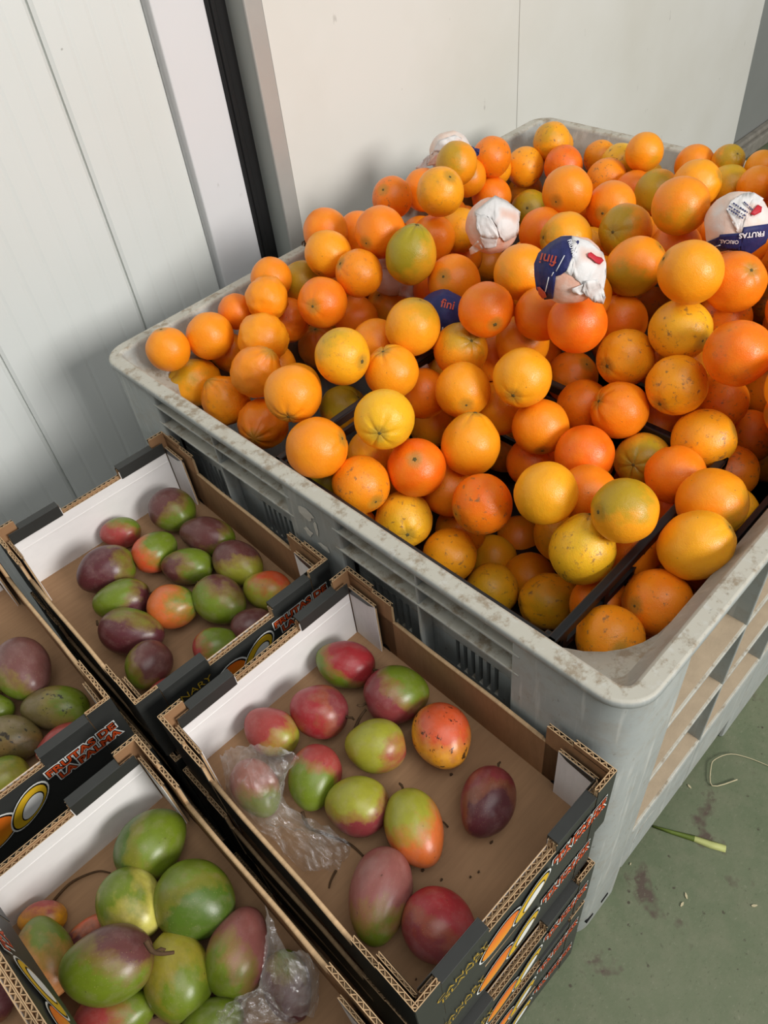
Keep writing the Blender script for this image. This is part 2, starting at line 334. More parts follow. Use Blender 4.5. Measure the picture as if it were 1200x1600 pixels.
# ------------------------------------------------------------------ tables (metres)
ORANGES=[
((0.0849,0.9194,0.7571),0.0357,'o',(0.0947,0.2612,0.9606),1,1.03,0.00,(0,0,1),'orange alone in the left corner of the bin'),
((0.1588,0.9078,0.7478),0.0399,'o',(0.1449,0.8958,0.4202),0,1.00,0.00,(0,0,1),'medium orange fruit right of the corner orange at far left'),
((0.1106,0.914,0.6783),0.0410,'oy',(-0.9562,0.2464,0.1583),1,1.12,0.50,(-0.3685,0.146,0.9181),'wrinkled orange with a knobbly nipple on its left, near the left corner'),
((0.1145,0.8334,0.6728),0.0412,'o',(-0.2736,0.3413,0.8992),1,1.00,0.00,(0,0,1),'medium orange fruit lower right of the wrinkled nippled orange'),
((0.2291,0.9237,0.7531),0.0313,'d',(-0.2441,0.2208,-0.9443),0,1.00,0.00,(0,0,1),'deep orange fruit further upper right of the corner orange at far left'),
((0.2615,0.8697,0.7809),0.0358,'o',(0.8275,0.4201,0.3725),0,1.00,0.00,(0,0,1),'medium orange fruit further upper right of the wrinkled nippled orange'),
((0.3119,0.9191,0.7793),0.0360,'o',(-0.7731,-0.5197,0.3637),1,1.00,0.00,(0,0,1),'medium orange fruit further upper right of the corner orange at far left'),
((0.1968,0.9206,0.6867),0.0344,'o',(-0.5156,0.8265,-0.2258),0,1.00,0.00,(0,0,1),'medium orange fruit upper right of the wrinkled nippled orange'),
((0.2077,0.8267,0.7484),0.0416,'oy',(0.8604,-0.1727,-0.4794),0,1.00,0.00,(0,0,1),'light orange fruit further upper right of the wrinkled nippled orange'),
((0.1477,0.7725,0.7389),0.0411,'o',(0.4479,-0.4495,0.7729),1,1.00,0.00,(0,0,1),'medium orange fruit right of the wrinkled nippled orange'),
((0.1229,0.6437,0.7712),0.0425,'o',(-0.7697,-0.5371,-0.3451),1,1.00,0.00,(0,0,1),'medium orange fruit further left of the yellow star-creased orange'),
((0.1253,0.754,0.6578),0.0416,'d',(-0.7989,-0.567,0.2006),1,1.00,0.00,(0,0,1),'deep orange fruit further lower right of the wrinkled nippled orange'),
((0.3075,0.8928,0.7076),0.0406,'d',(0.4789,0.8525,-0.2094),0,1.00,0.00,(0,0,1),'deep orange fruit further upper right of the wrinkled nippled orange'),
((0.3141,0.7881,0.7762),0.0418,'d',(-0.8319,-0.4018,0.3827),1,1.00,0.00,(0,0,1),'deep orange fruit further lower left of the green pear-shaped orange'),
((0.373,0.897,0.6143),0.0425,'d',(-0.0761,0.0395,0.9963),1,1.00,0.00,(0,0,1),'deep orange fruit further upper left of the yellow star-creased orange'),
((0.207,0.6218,0.7989),0.0417,'y',(0.1117,-0.9856,0.1269),1,1.00,0.40,(-0.3069,0.3917,0.8674),'yellow-orange fruit with a grey-green blush at its upper left'),
((0.2634,0.5809,0.7565),0.0412,'oy',(-0.1449,0.2273,0.963),1,1.00,0.15,(0.0425,0.3435,0.9382),'light orange fruit above the yellow star-creased orange'),
((0.2742,0.7277,0.6053),0.0425,'g',(0.5042,-0.5583,0.6589),1,1.00,0.80,(-0.0173,0.0854,0.9962),'green-topped orange tucked behind the yellow star-navelled one'),
((0.1677,0.5018,0.7669),0.0425,'Y',(-0.8019,-0.5745,0.1641),1,1.00,0.10,(-0.0238,-0.9909,-0.1323),'bright yellow orange with a five-creased star at its stem end'),
((0.0878,0.5608,0.7368),0.0432,'o',(0.5802,-0.7098,0.3994),1,1.04,0.10,(0.4742,-0.8688,0.1425),'lowest large orange beside the middle of the front rim'),
((0.11,0.5028,0.6837),0.0412,'o',(-0.2378,-0.9691,-0.0661),1,1.03,0.00,(0,0,1),'medium orange fruit upper left of the brown-blotched yellow orange'),
((0.1812,0.4594,0.6894),0.0423,'D',(-0.3647,-0.3265,0.872),1,1.00,0.00,(0,0,1),'reddish orange with a green stem button facing the camera'),
((0.3898,0.7744,0.7993),0.0398,'o',(-0.6631,0.3902,0.6388),1,1.00,0.00,(0,0,1),'medium orange fruit left of the green pear-shaped orange'),
((0.3936,0.8531,0.8087),0.0408,'oy',(-0.8294,-0.1706,-0.532),1,1.00,0.00,(0,0,1),'light orange fruit further left of the green pear-shaped orange'),
((0.3765,0.9174,0.7394),0.0405,'g',(-0.1366,0.6131,-0.7781),0,1.00,0.70,(-0.2362,-0.477,0.8466),'half-buried green-tinged fruit further left of the green pear-shaped orange'),
((0.4901,0.8178,0.6691),0.0439,'oy',(-0.5209,0.028,0.8532),1,1.00,0.00,(0,0,1),'light orange fruit left of the small blue wrapper'),
((0.3364,0.6023,0.7884),0.0426,'y',(0.4419,-0.0354,0.8964),1,1.05,0.40,(0.4103,-0.1192,0.9041),'yellow-orange fruit with a rough green crown facing up'),
((0.4003,0.8115,0.694),0.0405,'d',(-0.425,0.6113,-0.6676),0,1.00,0.00,(0,0,1),'half-buried deep orange fruit further lower left of the green pear-shaped orange'),
((0.3155,0.6675,0.7435),0.0405,'o',(-0.2338,0.3824,-0.8939),0,1.00,0.00,(0,0,1),'half-buried medium orange fruit further left of the small blue wrapper'),
((0.1807,0.5517,0.6642),0.0405,'y',(0.0309,0.0075,-0.9995),0,1.00,0.00,(0,0,1),'half-buried yellow-orange fruit below the yellow star-creased orange'),
((0.6181,0.9165,0.8058),0.0386,'d',(-0.7019,-0.1308,0.7002),1,1.04,0.00,(0,0,1),'shiny orange with a brown scar, highest at the left rim'),
((0.6169,0.7913,0.8471),0.0425,'y',(0.0006,-0.6056,0.7958),1,1.00,0.10,(-0.912,-0.1618,0.3768),'round yellow-orange fruit with a dark stem pit, on the heap top left'),
((0.4601,0.7884,0.8382),0.0430,'d',(-0.9837,-0.1799,-0.002),1,1.00,0.00,(0,0,1),'deep orange fruit upper left of the green pear-shaped orange'),
((0.517,0.9103,0.7782),0.0405,'d',(0.755,-0.1962,-0.6257),0,1.00,0.00,(0,0,1),'half-buried deep orange fruit upper left of the green pear-shaped orange'),
((0.4445,0.9147,0.811),0.0405,'d',(0.4438,0.8267,-0.3458),0,1.00,0.00,(0,0,1),'half-buried deep orange fruit further left of the green pear-shaped orange'),
((0.4477,0.7068,0.8252),0.0419,'G',(0.2912,-0.0947,0.952),1,1.13,0.85,(-0.587,0.0553,0.8077),'pear-shaped orange mostly green with a creased crown'),
((0.6104,0.8081,0.7586),0.0405,'d',(0.4559,0.873,-0.1732),0,1.00,0.00,(0,0,1),'deep orange fruit upper right of the green pear-shaped orange'),
((0.7057,0.9172,0.7873),0.0405,'d',(-0.177,0.9742,-0.1401),0,1.00,0.00,(0,0,1),'half-buried deep orange fruit lower left of the paper scrap by the left wall'),
((0.7452,0.8649,0.8354),0.0405,'g',(0.8074,-0.3585,-0.4686),0,1.00,0.60,(-0.7435,0.1163,0.6586),'half-buried green-tinged fruit lower right of the paper scrap by the left wall'),
((0.8305,0.9115,0.7682),0.0389,'o',(-0.4487,-0.734,0.5098),1,1.00,0.00,(0,0,1),'medium orange fruit lower right of the paper scrap by the left wall'),
((0.9399,0.9292,0.7421),0.0367,'oy',(0.7789,-0.0722,-0.623),0,1.03,0.15,(-0.0336,-0.3064,0.9513),'light orange fruit left of the brown-spotted orange'),
((0.8967,0.9016,0.7872),0.0405,'d',(0.895,0.0916,0.4365),0,1.00,0.00,(0,0,1),'half-buried deep orange fruit left of the brown-spotted orange'),
((1.004,0.8956,0.7306),0.0410,'oy',(0.7409,0.5656,0.3621),0,1.03,0.00,(0,0,1),'brown-spotted orange below the back left rim'),
((1.122,0.9002,0.7332),0.0392,'oy',(-0.5596,-0.4159,0.7168),1,1.00,0.00,(0,0,1),'light orange fruit upper right of the brown-spotted orange'),
((1.064,0.8711,0.7679),0.0405,'y',(0.9404,-0.33,0.082),0,1.00,0.40,(-0.8272,0.1626,0.5379),'half-buried yellow-orange fruit upper right of the brown-spotted orange'),
((1.02,0.8079,0.7466),0.0408,'D',(0.8987,-0.4138,-0.145),0,1.00,0.00,(0,0,1),'reddish orange fruit right of the brown-spotted orange'),
((0.8821,0.8893,0.7123),0.0416,'d',(-0.2691,0.8397,-0.4717),0,1.00,0.00,(0,0,1),'deep orange fruit above the white-wrapped orange'),
((1.033,0.9148,0.6585),0.0405,'o',(-0.0194,0.3643,-0.9311),0,1.00,0.30,(-0.0899,-0.8112,0.5778),'half-buried medium orange fruit below the brown-spotted orange'),
((0.952,0.8396,0.6679),0.0425,'g',(-0.7669,-0.3628,0.5294),1,1.00,0.80,(-0.6491,-0.4696,0.5984),'olive-green orange with its stem button up, beside the white-wrapped one'),
((0.6894,0.809,0.7405),0.0417,'y',(0.9203,0.1099,0.3753),0,1.00,0.20,(-0.7651,-0.6407,-0.0641),'yellow-orange fruit left of the white-wrapped orange'),
((0.754,0.6185,0.8362),0.0434,'o',(-0.9899,-0.1416,-0.0122),1,1.00,0.00,(0,0,1),'round orange with a dark stem pit on the heap crest, above the blue-wrapped one'),
((0.6833,0.6167,0.7935),0.0405,'d',(0.0896,0.9878,0.1276),0,1.00,0.00,(0,0,1),'half-buried deep orange fruit upper left of the blue-and-white wrapped orange'),
((0.6436,0.5415,0.8187),0.0423,'oy',(-0.7966,0.5625,0.2215),1,1.00,0.40,(-0.8314,0.5305,0.1654),'light orange fruit above the blue-and-white wrapped orange'),
((0.4911,0.6538,0.7757),0.0439,'d',(-0.7649,-0.1554,0.6251),1,1.00,0.00,(0,0,1),'deep orange fruit above the small blue wrapper'),
((0.4962,0.5191,0.8327),0.0427,'o',(0.4424,0.8028,0.3998),0,1.00,0.20,(-0.9625,0.0275,-0.27),'medium orange fruit left of the blue-and-white wrapped orange'),
((0.9013,0.9134,0.5414),0.0416,'d',(0.9719,-0.2321,0.0393),0,1.00,0.00,(0,0,1),'deep orange fruit below the white-wrapped orange'),
((0.7142,0.8292,0.6661),0.0405,'d',(0.4179,-0.0843,-0.9046),0,1.00,0.00,(0,0,1),'half-buried deep orange fruit lower left of the white-wrapped orange'),
((0.4024,0.5126,0.8177),0.0410,'D',(-0.4975,-0.8644,-0.0727),1,1.00,0.00,(0,0,1),'deep orange fruit between the small blue wrapper and the heap centre'),
((1.129,0.7887,0.73),0.0353,'oy',(0.9235,-0.3709,0.0977),0,1.00,0.00,(0,0,1),'light orange fruit further right of the brown-spotted orange'),
((1.11,0.7268,0.7358),0.0405,'Y',(0.3038,-0.8484,0.4336),0,1.05,0.20,(-0.8427,-0.5222,-0.1313),'half-buried yellow fruit further right of the brown-spotted orange'),
((1.069,0.6525,0.7888),0.0368,'oy',(0.8133,-0.5265,-0.2478),0,1.02,0.30,(-0.3049,-0.8987,-0.3153),'orange standing apart against the back rim'),
((1.033,0.7105,0.7352),0.0410,'o',(0.4706,0.8486,0.2418),0,1.00,0.00,(0,0,1),'medium orange fruit further right of the brown-spotted orange'),
((1.099,0.6557,0.7263),0.0334,'Y',(-0.809,-0.5278,0.2589),1,1.00,0.15,(-0.2694,-0.4219,0.8657),'yellow fruit further left of the green-shouldered back orange'),
((0.8057,0.5592,0.8045),0.0427,'o',(-0.9742,-0.1818,0.1335),1,1.00,0.00,(0,0,1),'medium orange fruit above the tall green-based orange'),
((1.015,0.6345,0.7335),0.0405,'d',(0.7346,-0.6455,-0.2087),0,1.00,0.00,(0,0,1),'half-buried deep orange fruit further above the tall green-based orange'),
((0.9794,0.5668,0.7618),0.0423,'g',(0.3953,0.8875,0.2367),0,1.00,0.70,(-0.8594,0.0292,0.5105),'green-tinged fruit further above the tall green-based orange'),
((0.6941,0.3796,0.8945),0.0419,'o',(0.0634,0.845,-0.531),0,1.02,0.50,(-0.8185,-0.2734,-0.5053),'large orange with a green underside on the heap crest at right'),
((0.9772,0.4911,0.7961),0.0421,'oy',(0.2412,-0.842,0.4825),0,1.05,0.20,(-0.1599,-0.9868,0.0243),'light orange fruit lower left of the green-shouldered back orange'),
((1.071,0.4705,0.7597),0.0405,'Y',(0.8991,-0.4331,-0.0633),0,1.00,0.40,(-0.2103,-0.0682,0.9752),'half-buried yellow fruit below the green-shouldered back orange'),
((1.118,0.567,0.7646),0.0387,'o',(0.7882,-0.238,-0.5675),0,1.00,0.00,(0,0,1),'medium orange fruit left of the green-shouldered back orange'),
((1.125,0.5052,0.7826),0.0305,'g',(-0.3267,-0.6405,0.695),1,1.08,0.70,(-0.3382,-0.4987,0.7981),'green-shouldered orange with a pale stem scar, poking above the back rim'),
((1.043,0.4073,0.7873),0.0350,'o',(0.9337,0.3517,0.0668),0,1.00,0.20,(-0.3627,-0.9275,0.0901),'medium orange fruit lower right of the green-shouldered back orange'),
((1.125,0.4387,0.7845),0.0307,'oy',(0.9126,-0.3402,0.2267),0,1.00,0.00,(0,0,1),'light orange fruit right of the green-shouldered back orange'),
((0.7087,0.4721,0.8239),0.0425,'g',(-0.941,0.0074,0.3383),1,1.02,0.70,(-0.8798,0.3206,0.3509),'half green orange with a ringed stem scar above the tall green-based one'),
((0.6119,0.3947,0.8285),0.0425,'o',(0.4238,-0.5674,0.706),1,1.13,0.80,(-0.721,-0.0402,-0.6917),'tall egg-shaped orange with a green base, right of the blue-wrapped one'),
((0.5499,0.2798,0.8841),0.0423,'oy',(-0.4012,0.809,0.4296),1,1.03,0.10,(-0.5573,-0.6062,-0.5674),'broad pale orange below the wrapped one at the right edge'),
((0.6166,0.2447,0.8499),0.0417,'d',(-0.2719,-0.5783,0.7692),1,1.02,0.00,(0,0,1),'deep orange fruit below the wrapped orange at the right edge'),
((0.4322,0.3737,0.8313),0.0416,'D',(0.2438,0.9694,0.0287),0,1.00,0.00,(0,0,1),'rough-skinned deep orange directly under the blue-wrapped one'),
((0.5844,0.3904,0.7506),0.0405,'d',(0.9766,-0.1823,-0.1142),0,1.00,0.00,(0,0,1),'half-buried deep orange fruit below the tall green-based orange'),
((0.9371,0.5134,0.551),0.0425,'d',(0.9263,-0.2959,-0.2333),0,1.00,0.00,(0,0,1),'deep orange fruit upper left of the scabby yellow orange'),
((0.5485,0.2768,0.7958),0.0427,'Y',(-0.3045,-0.9449,0.1205),1,1.04,0.20,(-0.2953,-0.9358,0.1928),'yellow orange with a brown scabby blemish on its right'),
((0.5032,0.1744,0.8242),0.0425,'D',(0.5638,-0.7853,-0.2559),0,1.03,0.00,(0,0,1),'biggest deep orange at the right edge'),
((0.5112,0.3351,0.7453),0.0425,'oy',(-0.9826,0.131,0.1319),1,1.02,0.10,(-0.6591,-0.7472,0.0848),'light orange fruit lower left of the scabby yellow orange'),
((0.4539,0.4482,0.8085),0.0405,'d',(0.566,0.7704,0.2935),0,1.00,0.00,(0,0,1),'half-buried deep orange fruit lower left of the blue-and-white wrapped orange'),
((0.4614,0.4875,0.7385),0.0425,'o',(-0.3488,-0.6247,0.6986),1,1.00,0.00,(0,0,1),'medium orange fruit above the smooth yellow mid-heap orange'),
((0.356,0.4079,0.7682),0.0424,'y',(-0.9396,-0.3352,-0.0687),1,1.00,0.00,(0,0,1),'smooth yellow-orange fruit with its pale stem button low left, mid heap'),
((0.5166,0.4269,0.6649),0.0430,'o',(0.1081,-0.5596,0.8217),1,1.00,0.00,(0,0,1),'medium orange fruit right of the smooth yellow mid-heap orange'),
((0.7152,0.3853,0.8163),0.0405,'d',(0.0218,0.9093,-0.4155),0,1.00,0.00,(0,0,1),'half-buried deep orange fruit upper right of the tall green-based orange'),
((1.051,0.3409,0.5616),0.0425,'d',(0.4194,-0.6088,-0.6734),0,1.00,0.00,(0,0,1),'deep orange fruit further right of the scabby yellow orange'),
((0.9491,0.3196,0.7059),0.0405,'d',(0.8951,-0.3487,0.2778),0,1.00,0.00,(0,0,1),'half-buried deep orange fruit lower right of the wrapped orange at the right edge'),
((0.6402,0.2554,0.7732),0.0405,'d',(0.5365,0.7992,0.2712),0,1.00,0.00,(0,0,1),'half-buried deep orange fruit right of the scabby yellow orange'),
((0.4874,0.2391,0.7526),0.0423,'oy',(-0.969,0.0344,-0.2448),1,1.02,0.20,(-0.9839,0.0016,-0.1789),'orange with a dark brown stem end at its lower left'),
((0.4439,0.2965,0.7075),0.0419,'d',(-0.6137,0.5832,0.5321),1,1.00,0.00,(0,0,1),'deep orange fruit upper left of the olive star-creased orange'),
((0.3588,0.3741,0.6923),0.0421,'o',(-0.6777,-0.6246,-0.3881),1,1.00,0.00,(0,0,1),'medium orange fruit below the smooth yellow mid-heap orange'),
((0.3532,0.2928,0.687),0.0421,'D',(0.821,-0.0902,-0.5637),0,1.02,0.00,(0,0,1),'reddish orange fruit left of the olive star-creased orange'),
((0.4264,0.2381,0.6534),0.0409,'G2',(-0.8906,-0.051,0.4518),1,1.00,0.60,(-0.7289,-0.3515,0.5876),'olive-yellow orange with a star-creased stem end'),
((0.4732,0.1782,0.6942),0.0432,'oy',(0.3378,-0.7519,0.5662),0,1.06,0.10,(0.036,-0.9673,0.251),'wide orange with two grey scuff marks'),
((0.6416,0.1376,0.5687),0.0443,'o',(-0.0901,-0.2011,-0.9754),0,1.00,0.00,(0,0,1),'medium orange fruit right of the scuffed wide orange'),
((0.6839,0.1717,0.6466),0.0425,'oy',(0.5206,0.3097,-0.7956),0,1.00,0.00,(0,0,1),'light orange fruit further upper right of the scuffed wide orange'),
((0.554,0.1981,0.7012),0.0405,'d',(0.5056,-0.6571,-0.5591),0,1.00,0.00,(0,0,1),'half-buried deep orange fruit upper right of the scuffed wide orange'),
((0.3545,0.1048,0.7092),0.0438,'o',(0.5112,0.8585,0.0412),0,1.02,0.40,(-0.1281,-0.9874,-0.0926),'large orange lying on the black crate rail at the right rim'),
((0.2225,0.2661,0.7265),0.0410,'y',(0.8864,0.3877,-0.2528),0,1.00,0.10,(-0.6726,-0.74,-0.003),'plain yellow-orange fruit right of the heap foot'),
((0.2416,0.1648,0.7455),0.0403,'g2',(-0.8352,0.4403,0.3296),1,1.02,0.70,(0.0178,0.2704,0.9626),'green and orange mottled fruit against the black divider'),
((0.4774,0.5304,0.4744),0.0425,'oy',(0.5522,0.793,0.2576),0,1.00,0.00,(0,0,1),'light orange fruit further below the smooth yellow mid-heap orange'),
((0.503,0.261,0.6589),0.0405,'d',(0.1591,0.8871,-0.4332),0,1.00,0.00,(0,0,1),'half-buried deep orange fruit above the olive star-creased orange'),
((0.3929,0.174,0.6879),0.0405,'d',(0.6954,0.6734,0.2511),0,1.00,0.00,(0,0,1),'half-buried deep orange fruit lower right of the olive star-creased orange'),
((0.4607,0.367,0.6711),0.0405,'d',(0.6042,-0.5695,-0.5573),0,1.00,0.00,(0,0,1),'half-buried deep orange fruit lower right of the smooth yellow mid-heap orange'),
((0.2891,0.2439,0.6876),0.0405,'d',(-0.3443,0.3329,-0.8779),0,1.00,0.00,(0,0,1),'half-buried deep orange fruit above the big yellow pear-shaped orange'),
((0.3618,0.3862,0.6126),0.0405,'d',(0.5771,0.7642,0.288),0,1.00,0.00,(0,0,1),'half-buried deep orange fruit further below the smooth yellow mid-heap orange'),
((0.5057,0.1412,0.6302),0.0405,'d',(0.5687,0.1672,-0.8054),0,1.00,0.00,(0,0,1),'half-buried deep orange fruit lower right of the scuffed wide orange'),
((0.5905,0.1573,0.6317),0.0405,'d',(0.8181,-0.5134,-0.2592),0,1.00,0.00,(0,0,1),'half-buried deep orange fruit right of the scuffed wide orange'),
((0.2586,0.4238,0.6981),0.0425,'oy',(0.4455,0.1716,0.8787),1,1.08,0.20,(-0.0745,0.3053,0.9493),'pear-shaped orange with creases running down from its crown'),
((0.1418,0.4553,0.6158),0.0427,'Y2',(-0.5936,-0.771,0.2304),1,1.00,0.10,(-0.4598,-0.5127,0.7251),'yellow fruit with brown blotches beside the front rim'),
((0.1966,0.3515,0.6719),0.0425,'D',(-0.9294,0.3684,0.0228),1,1.02,0.00,(0,0,1),'deep orange fruit with a brown stem end on its left, low in the heap'),
((0.2086,0.1957,0.6783),0.0420,'Y',(0.5209,0.1938,0.8313),1,1.10,0.25,(-0.0079,-0.2667,0.9638),'big yellow pear-shaped orange with a brown-white tip, beside the divider'),
((0.1635,0.3862,0.5678),0.0409,'oy',(0.0097,0.4008,-0.9161),0,1.00,0.00,(0,0,1),'light orange fruit lower right of the brown-blotched yellow orange'),
((0.347,0.393,0.4354),0.0438,'d',(0.2466,-0.7654,0.5944),1,1.00,0.10,(0.4652,-0.1108,0.8783),'deep orange fruit left of the big yellow pear-shaped orange'),
((0.1903,0.3273,0.5071),0.0406,'Y',(0.6425,-0.552,-0.5314),0,1.02,0.15,(-0.1335,-0.2271,0.9647),'yellow orange with pink-brown scuffs touching the front rim'),
((0.2178,0.2422,0.5216),0.0425,'y',(-0.7631,0.6426,0.069),1,1.10,0.25,(-0.391,-0.3473,0.8524),'blotchy yellow orange in the near corner of the black crate'),
((0.2251,0.4412,0.6231),0.0405,'d',(0.61,-0.1659,-0.7748),0,1.00,0.00,(0,0,1),'half-buried deep orange fruit lower right of the green-button reddish orange'),
((0.2299,0.4226,0.5416),0.0405,'o',(-0.0321,-0.3499,-0.9362),0,1.00,0.00,(0,0,1),'half-buried medium orange fruit right of the brown-blotched yellow orange'),
((0.2681,0.3885,0.4609),0.0405,'y',(0.7468,0.0252,-0.6646),0,1.00,0.00,(0,0,1),'half-buried yellow-orange fruit further left of the big yellow pear-shaped orange'),
((0.2631,0.3113,0.4785),0.0405,'oy',(0.8907,-0.1826,-0.4163),0,1.00,0.00,(0,0,1),'half-buried light orange fruit lower left of the big yellow pear-shaped orange'),
((0.2852,0.2764,0.5854),0.0405,'y',(-0.1864,0.7528,-0.6314),0,1.00,0.00,(0,0,1),'half-buried yellow-orange fruit upper left of the big yellow pear-shaped orange'),
((0.2744,0.0828,0.7126),0.0417,'y',(0.528,-0.5483,0.6485),1,1.12,0.05,(0.1508,-0.8627,0.4827),'egg-shaped yellow-orange fruit resting on the right rim'),
((0.2166,0.089,0.6507),0.0429,'d',(-0.8472,0.3218,0.4227),1,1.00,0.00,(0,0,1),'deep orange fruit with a grey scratch, in the gap behind the divider'),
((0.135,0.1033,0.6499),0.0412,'o',(-0.5524,-0.6262,0.5502),1,1.00,0.05,(-0.7785,-0.4671,0.4192),'orange with creased brown stem end in the near corner of the bin'),
((0.2188,0.0853,0.5686),0.0405,'d',(0.0041,0.593,-0.8052),0,1.00,0.00,(0,0,1),'half-buried deep orange fruit below the grey-scratched orange'),
((0.2063,0.1578,0.5981),0.0405,'d',(0.8841,0.4598,0.0829),0,1.00,0.00,(0,0,1),'half-buried deep orange fruit left of the grey-scratched orange'),
((0.2732,0.1596,0.645),0.0405,'d',(0.4085,0.8542,-0.3217),0,1.00,0.00,(0,0,1),'half-buried deep orange fruit right of the big yellow pear-shaped orange'),
((0.3806,0.5449,0.7454),0.0424,'g2',(-0.0911,-0.6573,0.7481),1,1.00,0.50,(0.0202,-0.2858,0.9581),'orange with a yellow-green star-creased cap below the small blue wrapper'),
((0.3203,0.49,0.7292),0.0420,'oy',(-0.6662,-0.743,0.0641),1,1.00,0.10,(-0.7556,-0.6424,0.1278),'orange with a puckered stem end pointing at the pear-shaped one below'),
((0.3685,0.6062,0.5748),0.0425,'oy',(0.9898,-0.0922,-0.1087),0,1.00,0.15,(-0.1931,-0.9686,-0.1566),'light orange fruit above the green-button reddish orange'),
((0.3761,0.4643,0.6695),0.0405,'y',(0.6049,-0.2153,-0.7666),0,1.00,0.00,(0,0,1),'half-buried yellow-orange fruit lower left of the smooth yellow mid-heap orange'),
((0.1027,0.5759,0.6513),0.0405,'g',(0.8405,0.4775,-0.256),0,1.00,0.90,(-0.4165,-0.6046,0.679),'half-buried green-tinged fruit further lower left of the yellow star-creased orange'),
((0.321,0.5739,0.6836),0.0405,'d',(0.829,-0.5394,-0.1473),0,1.00,0.00,(0,0,1),'half-buried deep orange fruit upper right of the yellow star-creased orange'),
((0.4615,0.5489,0.6863),0.0405,'d',(0.7355,-0.3988,-0.5477),0,1.00,0.00,(0,0,1),'half-buried deep orange fruit upper left of the smooth yellow mid-heap orange')]
WRAPPED={'white':((0.5694,0.6357,0.8458),0.0425),'blue':((0.4092,0.3785,0.9212),0.0425),'right':((0.6949,0.292,0.8898),0.0425),'small':((0.4191,0.6152,0.7605),0.0405),'back':((0.7919,0.9222,0.8268),0.0405),'under':((0.4866,0.7978,0.7497),0.0405)}
